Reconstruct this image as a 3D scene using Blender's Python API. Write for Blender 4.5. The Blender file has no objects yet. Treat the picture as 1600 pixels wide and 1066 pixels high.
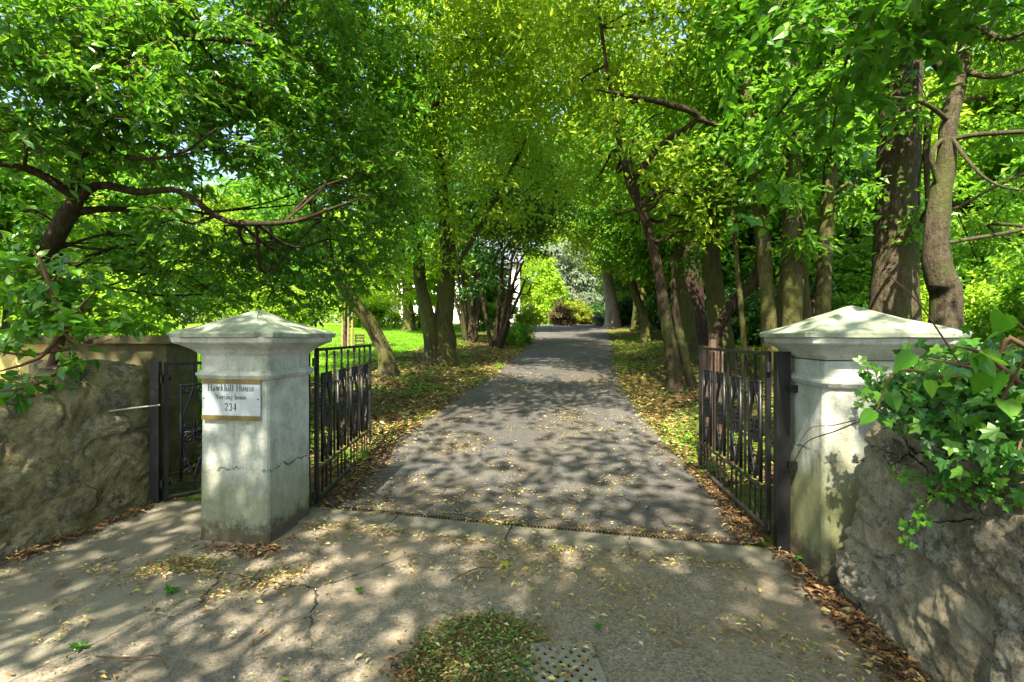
import bpy, math, random
import numpy as np
from mathutils import Vector, Matrix

R = math.radians
rng = np.random.default_rng(11)
random.seed(11)
S = bpy.context.scene
COL = S.collection

# ------------------------------------------------------------------ camera, sky, sun, exposure
EYE = 1.5
FPX = 755.0                       # focal length in pixels of the 1600 px wide photograph
cam_d = bpy.data.cameras.new('camera')
cam_d.sensor_width = 36.0
cam_d.lens = 36.0 * FPX / 1600.0
cam_d.clip_start = 0.05
cam_d.clip_end = 2000
cam_d.shift_y = -0.005
cam = bpy.data.objects.new('camera', cam_d)
cam.location = (0, 0, EYE)
cam.rotation_euler = (R(90), 0, 0)
COL.objects.link(cam)
S.camera = cam

SUN_EL, SUN_AZ = 53.0, 18.0       # sun stands behind the camera, SUN_AZ degrees to its left
to_sun = Vector((-math.sin(R(SUN_AZ)) * math.cos(R(SUN_EL)), -math.cos(R(SUN_AZ)) * math.cos(R(SUN_EL)), math.sin(R(SUN_EL))))
world = bpy.data.worlds.new('World')
S.world = world
world.use_nodes = True
wn = world.node_tree
bg = wn.nodes['Background']
sky = wn.nodes.new('ShaderNodeTexSky')
sky.sky_type = 'NISHITA'
sky.sun_disc = False
sky.sun_elevation = R(SUN_EL)
sky.sun_rotation = math.atan2(to_sun.x, to_sun.y)
sky.air_density = 1.0
sky.dust_density = 2.5
wn.links.new(sky.outputs[0], bg.inputs[0])
bg.inputs[1].default_value = 0.11
sun_d = bpy.data.lights.new('sun', 'SUN')
sun_d.energy = 5.0
sun_d.angle = R(0.55)
sun_d.color = (1.0, 0.90, 0.72)
sun = bpy.data.objects.new('sun', sun_d)
sun.rotation_euler = to_sun.to_track_quat('Z', 'Y').to_euler()
sun.location = (0, 0, 30)
COL.objects.link(sun)
S.view_settings.view_transform = 'Standard'
S.view_settings.look = 'None'
S.view_settings.exposure = 2.32
S.view_settings.gamma = 1.0
S.cycles.max_bounces = 8
S.cycles.diffuse_bounces = 4
S.cycles.transmission_bounces = 4
S.cycles.glossy_bounces = 2
S.cycles.sample_clamp_indirect = 6.0

# ------------------------------------------------------------------ helpers: numbers
def sm(a, b, x):
    t = np.clip((np.asarray(x, float) - a) / (b - a), 0, 1)
    return t * t * (3 - 2 * t)

_tab = np.random.default_rng(5).random((64, 64, 64))
def vnoise(p, scale=1.0, seed=0):
    """smooth value noise, p is (n,3), result in -1..1"""
    q = np.asarray(p, float) * scale + 100.37 + seed * 17.13
    i = np.floor(q).astype(int)
    f = q - i
    f = f * f * (3 - 2 * f)
    r = 0
    for dx in (0, 1):
        for dy in (0, 1):
            for dz in (0, 1):
                w = (f[:, 0] if dx else 1 - f[:, 0]) * (f[:, 1] if dy else 1 - f[:, 1]) * (f[:, 2] if dz else 1 - f[:, 2])
                r = r + w * _tab[(i[:, 0] + dx) % 64, (i[:, 1] + dy) % 64, (i[:, 2] + dz) % 64]
    return r * 2 - 1

_ys = np.array([-60, 3.6, 4.6, 5.7, 7.3, 9.3, 13, 19, 24, 30, 40, 60, 100, 220.])
_zs = np.array([0, 0, 0.05, 0.17, 0.33, 0.52, 0.80, 1.15, 1.52, 1.98, 2.42, 3.0, 4.0, 6.0])
_fy = np.arange(-60, 220, 0.1)
_fz = np.interp(_fy, _ys, _zs)
_k = np.ones(17) / 17
_fz2 = np.convolve(np.pad(_fz, 8, 'edge'), _k, 'valid')
def slope(y):
    return np.interp(y, _fy, _fz2)

# edges of the drive, measured on the ground (y, x)
_yl = np.array([4.0, 4.6, 5.6, 6.6, 7.8, 9.2, 11, 14, 18, 22, 28, 34, 42, 70.])
_xl = np.array([-1.62, -1.55, -1.50, -1.30, -1.05, -0.75, -0.35, 0.05, 0.55, 0.95, 1.1, 0.2, -2.0, -6.0])
_yr = np.array([3.4, 4.6, 5.6, 6.6, 7.8, 9.2, 11, 14, 18, 22, 28, 34, 42, 70.])
_xr = np.array([1.78, 1.83, 1.86, 1.90, 1.98, 2.10, 2.40, 2.95, 3.75, 4.5, 5.5, 6.5, 7.6, 12.0])
def edge_l(y): return np.interp(y, _yl, _xl)
def edge_r(y): return np.interp(y, _yr, _xr)

def H(x, y):
    """height of the terrain"""
    x = np.asarray(x, float); y = np.asarray(y, float)
    z = slope(y)
    act = sm(5.0, 8.0, y)
    z = z + act * 0.22 * sm(0.25, 2.2, x - edge_r(y)) * (1 - 0.0 * x)
    z = z + act * 0.16 * sm(0.2, 1.6, edge_l(y) - x) 
    p = np.stack([x.ravel(), y.ravel(), 0 * x.ravel()], 1)
    bump = vnoise(p, 0.6).reshape(x.shape) * 0.05 + vnoise(p, 1.9, 3).reshape(x.shape) * 0.02
    off = np.maximum(x - edge_r(y), edge_l(y) - x)
    z = z + act * bump * sm(0.2, 1.2, off)
    return z

def Hs(x, y): return float(H(np.array([x]), np.array([y]))[0])

def P(px, py, Z):
    """a point seen at photograph pixel (px, py) at the distance Z from the camera"""
    return np.array([(px - 800) / FPX * Z, Z, EYE + (525 - py) / FPX * Z])

# ------------------------------------------------------------------ helpers: objects
def tag(o, label=None, cat=None, group=None, kind=None):
    if label: o['label'] = label
    if cat: o['category'] = cat
    if group: o['group'] = group
    if kind: o['kind'] = kind
    return o

def empty(name, loc, rz=0.0):
    o = bpy.data.objects.new(name, None)
    o.empty_display_size = 0.2
    o.location = loc
    o.rotation_euler = (0, 0, rz)
    COL.objects.link(o)
    return o

class MB:
    """collects vertices and faces and links them as one mesh object"""
    def __init__(self):
        self.V = []; self.n = 0; self.F = []; self.M = []; self.A = {}
    def add(self, v, f, m=0):
        v = np.asarray(v, float); f = np.asarray(f, int)
        self.V.append(v); self.F.append(f + self.n); self.M.append(np.full(len(f), m)); self.n += len(v)
    def box(self, c, s, rz=0.0, m=0):
        x, y, z = np.array(s) / 2.0
        v = np.array([[-x, -y, -z], [x, -y, -z], [x, y, -z], [-x, y, -z], [-x, -y, z], [x, -y, z], [x, y, z], [-x, y, z]])
        ca, sa = math.cos(rz), math.sin(rz)
        v = np.stack([v[:, 0] * ca - v[:, 1] * sa, v[:, 0] * sa + v[:, 1] * ca, v[:, 2]], 1) + np.array(c)
        f = [[0, 3, 2, 1], [4, 5, 6, 7], [0, 1, 5, 4], [1, 2, 6, 5], [2, 3, 7, 6], [3, 0, 4, 7]]
        self.add(v, f, m)
    def tube(self, pts, rad, sides=8, rough=0.0, caps=True, seed=0, m=0):
        pts = np.asarray(pts, float); n = len(pts)
        rad = np.full(n, rad) if np.isscalar(rad) else np.asarray(rad, float)
        T = np.gradient(pts, axis=0)
        T /= np.linalg.norm(T, axis=1)[:, None] + 1e-9
        up = np.array([0, 0, 1.0]) if abs(T[0, 2]) < 0.9 else np.array([0, 1.0, 0])
        N = np.cross(T[0], up); N /= np.linalg.norm(N)
        a = np.arange(sides) * 2 * math.pi / sides
        vs = []
        for i in range(n):
            N = N - T[i] * N.dot(T[i]); N /= np.linalg.norm(N) + 1e-9
            B = np.cross(T[i], N)
            vs.append(pts[i] + rad[i] * (np.cos(a)[:, None] * N + np.sin(a)[:, None] * B))
        v = np.concatenate(vs)
        if rough:
            rr = np.repeat(rad, sides)
            c = np.repeat(pts, sides, axis=0)
            d = v - c
            ln = np.linalg.norm(d, axis=1)[:, None] + 1e-9
            q = c * np.array([1.0, 1.0, 0.35]) / (rr[:, None] + .02) * 0.30 + d / ln * 1.2
            v = c + d * (1 + rough * vnoise(q, 1.0, seed)[:, None] + rough * .5 * vnoise(q, 2.7, seed + 1)[:, None])
        i = np.arange(n - 1)[:, None] * sides; j = np.arange(sides)[None, :]; k = (j + 1) % sides
        f = np.stack([i + j, i + k, i + k + sides, i + j + sides], -1).reshape(-1, 4)
        self.add(v, f, m)
        if caps:
            for e, off in ((0, 0), (n - 1, (n - 1) * sides)):
                idx = np.arange(sides)
                c = np.vstack([v[off:off + sides], pts[e]])
                self.add(c, np.stack([idx, (idx + 1) % sides, np.full(sides, sides), np.full(sides, sides)], 1), m)
    def build(self, name, mats, parent=None, smooth=True, attr=None, loc=None):
        V = np.concatenate(self.V)
        if loc is not None: V = V - np.asarray(loc, float)
        me = bpy.data.meshes.new(name)
        Fs = []; M = []
        for f, m in zip(self.F, self.M):
            if f.shape[1] == 4:
                t = f[:, 2] == f[:, 3]
                if t.any():
                    Fs.append((f[t][:, :3], m[t])); f = f[~t]; m = m[~t]
            if len(f): Fs.append((f, m))
        L = np.concatenate([f.ravel() for f, _ in Fs])
        tot = np.concatenate([np.full(len(f), f.shape[1]) for f, _ in Fs])
        mi = np.concatenate([m for _, m in Fs])
        st = np.concatenate([[0], np.cumsum(tot)[:-1]])
        me.vertices.add(len(V)); me.vertices.foreach_set('co', V.ravel().astype(np.float32))
        me.loops.add(len(L)); me.loops.foreach_set('vertex_index', L.astype(np.int32))
        me.polygons.add(len(tot)); me.polygons.foreach_set('loop_start', st.astype(np.int32))
        me.polygons.foreach_set('material_index', mi.astype(np.int32))
        me.polygons.foreach_set('use_smooth', np.full(len(tot), smooth))
        if attr:
            for an, av in attr.items():
                a = me.attributes.new(an, 'FLOAT', 'POINT'); a.data.foreach_set('value', np.asarray(av, np.float32))
        me.update(calc_edges=True)
        me.validate()
        for m in (mats if isinstance(mats, (list, tuple)) else [mats]): me.materials.append(m)
        o = bpy.data.objects.new(name, me)
        if loc is not None: o.location = loc
        COL.objects.link(o)
        if parent is not None:
            o.parent = parent
        return o

def spline(pts, rad, step=0.12):
    """catmull-rom through the points, radii carried along"""
    pts = [np.asarray(p, float) for p in pts]
    P0 = [2 * pts[0] - pts[1]] + pts + [2 * pts[-1] - pts[-2]]
    out = []; ro = []
    for i in range(len(pts) - 1):
        a, b, c, d = P0[i], P0[i + 1], P0[i + 2], P0[i + 3]
        n = max(2, int(np.linalg.norm(c - b) / step))
        for t in np.linspace(0, 1, n, endpoint=False):
            out.append(0.5 * ((2 * b) + (-a + c) * t + (2 * a - 5 * b + 4 * c - d) * t * t + (-a + 3 * b - 3 * c + d) * t ** 3))
            ro.append(rad[i] * (1 - t) + rad[i + 1] * t)
    out.append(pts[-1]); ro.append(rad[-1])
    return np.array(out), np.array(ro)

# ------------------------------------------------------------------ materials
class NT:
    def __init__(self, name):
        self.m = bpy.data.materials.new(name); self.m.use_nodes = True
        self.t = self.m.node_tree
        self.b = self.t.nodes['Principled BSDF']; self.out = self.t.nodes['Material Output']
        self.co = None
    def n(self, typ, **kw):
        x = self.t.nodes.new(typ)
        for k, v in kw.items(): setattr(x, k, v)
        return x
    def l(self, a, b): self.t.links.new(a, b)
    def coord(self, scale=(1, 1, 1)):
        if self.co is None:
            g = self.n('ShaderNodeNewGeometry'); self.co = g.outputs['Position']
        if scale == (1, 1, 1): return self.co
        mp = self.n('ShaderNodeMapping'); mp.inputs['Scale'].default_value = scale
        self.l(self.co, mp.inputs[0]); return mp.outputs[0]
    def noise(self, scale, detail=4, rough=0.6, vec=None, dist=0.0):
        x = self.n('ShaderNodeTexNoise'); x.inputs['Scale'].default_value = scale
        x.inputs['Detail'].default_value = detail; x.inputs['Roughness'].default_value = rough
        x.inputs['Distortion'].default_value = dist
        self.l(vec or self.coord(), x.inputs['Vector']); return x.outputs['Fac']
    def vor(self, scale, feature='F1', out='Distance', vec=None):
        x = self.n('ShaderNodeTexVoronoi', feature=feature); x.inputs['Scale'].default_value = scale
        self.l(vec or self.coord(), x.inputs['Vector']); return x.outputs[out]
    def ramp(self, fac, stops, interp='LINEAR'):
        x = self.n('ShaderNodeValToRGB'); r = x.color_ramp; r.interpolation = interp
        while len(r.elements) < len(stops): r.elements.new(0.5)
        for e, (p, c) in zip(r.elements, stops):
            e.position = p; e.color = (*c, 1) if len(c) == 3 else c
        self.l(fac, x.inputs[0]); return x.outputs[0]
    def rng(self, fac, a, b, lo=0.0, hi=1.0):
        x = self.n('ShaderNodeMapRange'); x.inputs[1].default_value = a; x.inputs[2].default_value = b
        x.inputs[3].default_value = lo; x.inputs[4].default_value = hi
        self.l(fac, x.inputs[0]); return x.outputs[0]
    def mix(self, fac, a, b, mode='MIX'):
        x = self.n('ShaderNodeMix', data_type='RGBA', blend_type=mode)
        for v, k in ((fac, 0), (a, 6), (b, 7)):
            if isinstance(v, (int, float)): x.inputs[k].default_value = v
            elif isinstance(v, tuple): x.inputs[k].default_value = (*v, 1)
            else: self.l(v, x.inputs[k])
        return x.outputs[2]
    def math(self, op, a, b=0.0):
        x = self.n('ShaderNodeMath', operation=op)
        for v, k in ((a, 0), (b, 1)):
            if isinstance(v, (int, float)): x.inputs[k].default_value = v
            else: self.l(v, x.inputs[k])
        return x.outputs[0]
    def bump(self, h, strength=0.5, dist=0.01):
        x = self.n('ShaderNodeBump'); x.inputs['Strength'].default_value = strength; x.inputs['Distance'].default_value = dist
        self.l(h, x.inputs['Height']); self.l(x.outputs[0], self.b.inputs['Normal']); return x
    def xyz(self):
        x = self.n('ShaderNodeSeparateXYZ'); self.l(self.coord(), x.inputs[0]); return x.outputs
    def attr(self, name):
        x = self.n('ShaderNodeAttribute'); x.attribute_name = name; return x.outputs['Fac']
    def done(self, col, rough=0.8, spec=0.4, metal=0.0):
        if isinstance(col, tuple): self.b.inputs['Base Color'].default_value = (*col, 1)
        else: self.l(col, self.b.inputs['Base Color'])
        if isinstance(rough, (int, float)): self.b.inputs['Roughness'].default_value = rough
        else: self.l(rough, self.b.inputs['Roughness'])
        self.b.inputs['Specular IOR Level'].default_value = spec
        self.b.inputs['Metallic'].default_value = metal
        return self.m

def leaf_mat(name, cols, trans=(0.25, 0.5, 0.03), tw=0.42, rough=0.42, spec=0.45, clump=0.35):
    """leaf: glossy top, light passes through; tone varies leaf by leaf and bough by bough"""
    t = NT(name)
    g = t.n('ShaderNodeNewGeometry'); t.co = g.outputs['Position']
    r = g.outputs['Random Per Island']
    big = t.noise(0.55, 2, 0.6)
    f = t.math('ADD', t.math('MULTIPLY', r, 1 - clump), t.math('MULTIPLY', t.rng(big, 0.3, 0.7), clump))
    k = [(i / max(1, len(cols) - 1), c) for i, c in enumerate(cols)]
    c = t.ramp(f, k)
    t.done(c, rough, spec)
    tr = t.n('ShaderNodeBsdfTranslucent')
    t.l(t.mix(0.65, c, trans, 'MIX'), tr.inputs[0])
    mx = t.n('ShaderNodeMixShader'); mx.inputs[0].default_value = tw
    t.l(t.b.outputs[0], mx.inputs[1]); t.l(tr.outputs[0], mx.inputs[2]); t.l(mx.outputs[0], t.out.inputs[0])
    return t.m

M = {}
M['laurel'] = leaf_mat('laurel_leaf', [(0.010, 0.05, 0.008), (0.026, 0.11, 0.010), (0.05, 0.175, 0.014), (0.11, 0.27, 0.018), (0.34, 0.44, 0.03)], (0.22, 0.52, 0.015), 0.42, 0.34, 0.5)
M['canopy'] = leaf_mat('canopy_leaf', [(0.028, 0.08, 0.008), (0.08, 0.18, 0.012), (0.16, 0.28, 0.016), (0.28, 0.40, 0.022), (0.52, 0.54, 0.10)], (0.50, 0.70, 0.04), 0.58, 0.5, 0.35)
M['wood'] = leaf_mat('wood_leaf', [(0.014, 0.06, 0.008), (0.035, 0.12, 0.010), (0.07, 0.19, 0.013), (0.13, 0.29, 0.018), (0.30, 0.42, 0.03)], (0.28, 0.58, 0.025), 0.52, 0.45, 0.4)
M['lime'] = leaf_mat('lime_leaf', [(0.022, 0.10, 0.008), (0.045, 0.16, 0.010), (0.08, 0.22, 0.013), (0.17, 0.32, 0.02)], (0.16, 0.44, 0.014), 0.42, 0.45, 0.4)
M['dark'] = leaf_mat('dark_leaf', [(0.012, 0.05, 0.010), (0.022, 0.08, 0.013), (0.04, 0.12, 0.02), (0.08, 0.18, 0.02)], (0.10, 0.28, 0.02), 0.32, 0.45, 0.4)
M['ivy'] = leaf_mat('ivy_leaf', [(0.007, 0.035, 0.006), (0.018, 0.08, 0.008), (0.04, 0.14, 0.012), (0.14, 0.30, 0.022)], (0.07, 0.28, 0.010), 0.28, 0.36, 0.5)
M['gold'] = leaf_mat('gold_leaf', [(0.10, 0.20, 0.02), (0.18, 0.28, 0.02), (0.26, 0.30, 0.03), (0.32, 0.24, 0.04)], (0.45, 0.46, 0.03), 0.45, 0.5, 0.35)
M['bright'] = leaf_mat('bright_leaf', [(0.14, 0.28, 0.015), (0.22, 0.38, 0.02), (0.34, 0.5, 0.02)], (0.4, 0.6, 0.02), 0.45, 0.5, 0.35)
M['silver'] = leaf_mat('silver_leaf', [(0.09, 0.15, 0.08), (0.16, 0.22, 0.13), (0.25, 0.28, 0.19)], (0.25, 0.3, 0.15), 0.35, 0.5, 0.35)
M['russet'] = leaf_mat('russet_leaf', [(0.05, 0.045, 0.02), (0.12, 0.07, 0.03), (0.10, 0.14, 0.03)], (0.2, 0.16, 0.04), 0.35, 0.5, 0.35)

def bark(name, a, b, c, moss, mossy=0.5):
    t = NT(name)
    v = t.coord((9, 9, 2.2))
    n1 = t.noise(2.2, 6, 0.7, v, 0.4)
    n2 = t.noise(1.3, 3, 0.6)
    col = t.ramp(n1, [(0.28, a), (0.5, b), (0.72, c)])
    big = t.noise(2.4, 5, 0.7, t.coord((1, 1, 0.45)))
    col = t.mix(t.rng(big, 0.62 - mossy * 0.35, 0.78 - mossy * 0.3), col, moss)
    col = t.mix(t.rng(t.noise(14, 4, 0.6), 0.62, 0.75, 0, 0.6), col, tuple(min(1, k * 1.5) for k in c))
    t.bump(t.math('ADD', n1, t.math('MULTIPLY', t.noise(9, 5, 0.7), 0.8)), 1.0, 0.05)
    return t.done(col, 0.9, 0.2)
M['bark_dark'] = bark('dark_bark', (0.010, 0.007, 0.004), (0.035, 0.024, 0.014), (0.085, 0.062, 0.038), (0.045, 0.055, 0.012), 0.35)
M['bark_moss'] = bark('mossy_bark', (0.018, 0.015, 0.007), (0.055, 0.048, 0.02), (0.12, 0.105, 0.05), (0.07, 0.08, 0.015), 0.6)
M['bark_grey'] = bark('grey_bark', (0.022, 0.017, 0.010), (0.05, 0.04, 0.024), (0.10, 0.08, 0.05), (0.05, 0.058, 0.014), 0.45)
M['bark_red'] = bark('red_bark', (0.014, 0.008, 0.006), (0.032, 0.018, 0.013), (0.06, 0.038, 0.028), (0.05, 0.05, 0.02), 0.1)
M['bark_pale'] = bark('pale_bark', (0.14, 0.11, 0.10), (0.26, 0.22, 0.20), (0.38, 0.34, 0.32), (0.16, 0.18, 0.08), 0.2)
M['twig'] = NT('twig').done((0.10, 0.055, 0.03), 0.8, 0.3)

def warp(t, scale, amt):
    n = t.n('ShaderNodeTexNoise'); n.inputs['Scale'].default_value = scale; n.inputs['Detail'].default_value = 5
    t.l(t.coord(), n.inputs['Vector'])
    m = t.n('ShaderNodeVectorMath', operation='SCALE'); m.inputs['Scale'].default_value = amt; t.l(n.outputs['Color'], m.inputs[0])
    a = t.n('ShaderNodeVectorMath', operation='ADD'); t.l(t.coord(), a.inputs[0]); t.l(m.outputs[0], a.inputs[1]); return a.outputs[0]

def asphalt(name, lo, hi, warm, patchy=1.0, fine=1.0):
    t = NT(name)
    ag = t.vor(95 * fine, out='Color')
    sep = t.n('ShaderNodeSeparateColor'); t.l(ag, sep.inputs[0])
    col = t.mix(sep.outputs[0], lo, hi)
    col = t.mix(t.rng(t.noise(240, 2, 0.5), 0.6, 0.75, 0, .55), col, tuple(min(1, k * 2.0) for k in hi))
    p = t.noise(0.9, 5, 0.65, None, 0.6)
    col = t.mix(t.rng(p, 0.42, 0.62, 0, 0.75 * patchy), col, warm)
    d = t.noise(3.1, 5, 0.7)
    col = t.mix(t.rng(d, 0.56, 0.74, 0, 0.55 * patchy), col, tuple(k * 0.5 for k in lo))
    # old repairs with crisp edges, worn bare patches, hairline cracks
    wv = warp(t, 1.6, 0.5)
    pc = t.n('ShaderNodeTexVoronoi'); pc.inputs['Scale'].default_value = 0.5; t.l(wv, pc.inputs['Vector'])
    sp = t.n('ShaderNodeSeparateColor'); t.l(pc.outputs['Color'], sp.inputs[0])
    col = t.mix(t.rng(sp.outputs[1], 0.55, 0.60, 0, 0.38 * patchy), col, tuple(k * 0.75 for k in lo))
    col = t.mix(t.rng(t.noise(5.5, 8, 0.8), 0.57, 0.63, 0, 0.5 * patchy), col, tuple(k * 1.25 for k in hi))
    wc = warp(t, 3.0, 0.25)
    cr = t.n('ShaderNodeTexVoronoi', feature='DISTANCE_TO_EDGE'); cr.inputs['Scale'].default_value = 0.8; t.l(wc, cr.inputs['Vector'])
    crack = t.math('MULTIPLY', t.rng(cr.outputs[0], 0.002, 0.006, 0.9, 0), t.rng(t.noise(0.9, 3, 0.5), 0.47, 0.55))
    col = t.mix(crack, col, (0.018, 0.015, 0.012))
    t.bump(t.math('ADD', t.math('ADD', t.noise(130, 4, 0.7), t.math('MULTIPLY', p, 2)), t.math('MULTIPLY', crack, -1.5)), 0.6, 0.007)
    return t.done(col, t.rng(p, 0.3, 0.7, 0.72, 0.9), 0.3)
M['asphalt'] = asphalt('asphalt', (0.085, 0.074, 0.057), (0.235, 0.205, 0.165), (0.20, 0.16, 0.11))
M['drive'] = asphalt('drive_asphalt', (0.034, 0.034, 0.034), (0.092, 0.090, 0.086), (0.075, 0.065, 0.05), 1.0)
M['pavement'] = asphalt('pavement_concrete', (0.12, 0.108, 0.08), (0.21, 0.19, 0.145), (0.21, 0.18, 0.13), 1.0, 1.5)

def concrete():
    t = NT('threshold_concrete')
    n = t.noise(5, 6, 0.7)
    col = t.ramp(n, [(0.3, (0.07, 0.064, 0.05)), (0.5, (0.125, 0.118, 0.092)), (0.7, (0.19, 0.18, 0.145))])
    col = t.mix(t.rng(t.noise(60, 3, 0.6), 0.55, 0.75, 0, 0.5), col, (0.08, 0.075, 0.05))
    t.bump(t.noise(70, 4, 0.6), 0.5, 0.006)
    return t.done(col, 0.85, 0.3)
M['concrete'] = concrete()

def soil():
    t = NT('woodland_floor')
    n = t.noise(1.1, 6, 0.7)
    m = t.noise(16, 5, 0.7)
    col = t.ramp(m, [(0.28, (0.025, 0.016, 0.008)), (0.45, (0.07, 0.045, 0.02)), (0.6, (0.13, 0.09, 0.03)), (0.75, (0.20, 0.15, 0.06))])
    g = t.ramp(m, [(0.3, (0.02, 0.045, 0.008)), (0.5, (0.07, 0.12, 0.015)), (0.7, (0.16, 0.20, 0.03))])
    col = t.mix(t.rng(n, 0.45, 0.58), col, g)
    t.bump(m, 0.9, 0.03)
    return t.done(col, 0.95, 0.15)
M['soil'] = soil()

def lawn():
    t = NT('lawn_grass')
    n = t.noise(0.5, 4, 0.6); m = t.noise(26, 4, 0.7)
    col = t.ramp(m, [(0.3, (0.05, 0.13, 0.008)), (0.5, (0.12, 0.27, 0.012)), (0.7, (0.24, 0.38, 0.025))])
    col = t.mix(t.rng(n, 0.45, 0.65, 0, 0.5), col, (0.20, 0.30, 0.025))
    t.bump(m, 0.8, 0.03)
    return t.done(col, 0.9, 0.15)
M['lawn'] = lawn()
M['blade'] = leaf_mat('grass_blade', [(0.05, 0.16, 0.008), (0.11, 0.28, 0.012), (0.22, 0.4, 0.02)], (0.25, 0.5, 0.02), 0.4, 0.5, 0.3)

def plaster(name, stain_z, algae, crack_z):
    t = NT(name)
    x, y, z = t.xyz()
    n = t.noise(3.2, 8, 0.75)
    col = t.ramp(n, [(0.30, (0.19, 0.20, 0.15)), (0.44, (0.32, 0.34, 0.285)), (0.60, (0.46, 0.475, 0.43)), (0.75, (0.56, 0.57, 0.53))])
    run = t.noise(7, 6, 0.75, t.coord((3.0, 3.0, 0.30)))
    col = t.mix(t.rng(run, 0.53, 0.66, 0, 0.55), col, (0.20, 0.205, 0.14))
    fine = t.noise(38, 8, 0.8)
    col = t.mix(t.rng(fine, 0.56, 0.68, 0, 0.55), col, (0.15, 0.15, 0.10))
    streak = t.noise(6, 7, 0.78, t.coord((1.6, 1.6, 0.45)))
    zz = t.math('ADD', z, t.math('MULTIPLY', streak, -0.9))
    col = t.mix(t.rng(zz, stain_z - 0.22, stain_z - 0.62, 0, algae), col, (0.13, 0.135, 0.04))
    zd = t.math('ADD', z, t.math('MULTIPLY', t.noise(12, 8, 0.8), -0.5))
    col = t.mix(t.rng(zd, -0.06, -0.16, 0, 0.9), col, (0.06, 0.048, 0.028))
    chip = t.rng(t.noise(8, 9, 0.85), 0.635, 0.65, 0, 1)
    col = t.mix(t.math('MULTIPLY', chip, 0.85), col, (0.13, 0.12, 0.085))
    cz = t.math('ADD', z, t.math('MULTIPLY', t.noise(3.2, 7, 0.75), -0.26))
    line = t.math('ABSOLUTE', t.math('SUBTRACT', cz, crack_z))
    wid = t.math('ADD', line, t.math('MULTIPLY', t.rng(t.noise(6, 3, 0.6), 0.4, 0.65, 0.0, 1.0), 0.010))
    crk = t.rng(wid, 0.004, 0.009, 0.9, 0)
    col = t.mix(crk, col, (0.04, 0.034, 0.026))
    t.bump(t.math('ADD', t.math('ADD', t.math('MULTIPLY', n, 2.5), fine), t.math('ADD', t.math('MULTIPLY', crk, -1.0), t.math('MULTIPLY', chip, -0.8))), 0.6, 0.012)
    return t.done(col, 0.75, 0.3)
M['plaster_left'] = plaster('painted_plaster', 0.45, 0.6, .40)
M['plaster_right'] = plaster('painted_plaster_algae', 0.72, 0.85, .62)

def capm():
    t = NT('weathered_capstone')
    n = t.noise(5, 6, 0.7)
    col = t.ramp(n, [(0.3, (0.13, 0.14, 0.095)), (0.5, (0.24, 0.27, 0.20)), (0.72, (0.38, 0.42, 0.35))])
    col = t.mix(t.rng(t.noise(30, 4, 0.7), 0.55, 0.7, 0, 0.6), col, (0.06, 0.065, 0.03))
    col = t.mix(t.rng(t.vor(34), 0.16, 0.10, 0, 0.5), col, (0.42, 0.45, 0.33))
    t.bump(t.noise(24, 5, 0.7), 0.6, 0.012)
    return t.done(col, 0.85, 0.25)
M['cap'] = capm()

def iron(name, base, rust, amt):
    t = NT(name)
    n = t.noise(22, 5, 0.7)
    col = t.mix(t.rng(n, 0.66 - amt, 0.74 - amt * .6), base, rust)
    t.bump(n, 0.4, 0.004)
    return t.done(col, 0.45, 0.5)
M['iron'] = iron('black_iron', (0.006, 0.006, 0.007), (0.04, 0.022, 0.014), 0.03)
M['iron_worn'] = iron('worn_iron', (0.03, 0.028, 0.024), (0.10, 0.07, 0.045), 0.12)
M['grate'] = iron('rusty_grate', (0.05, 0.042, 0.036), (0.12, 0.075, 0.045), 0.2)
M['castiron'] = iron('cast_iron', (0.20, 0.19, 0.16), (0.13, 0.10, 0.07), 0.12)
M['pit_shade'] = NT('pit_shade_black').done((0.01, 0.009, 0.008), 0.9, 0.1)  # near-black colour painted for the shade inside the drains

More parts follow.
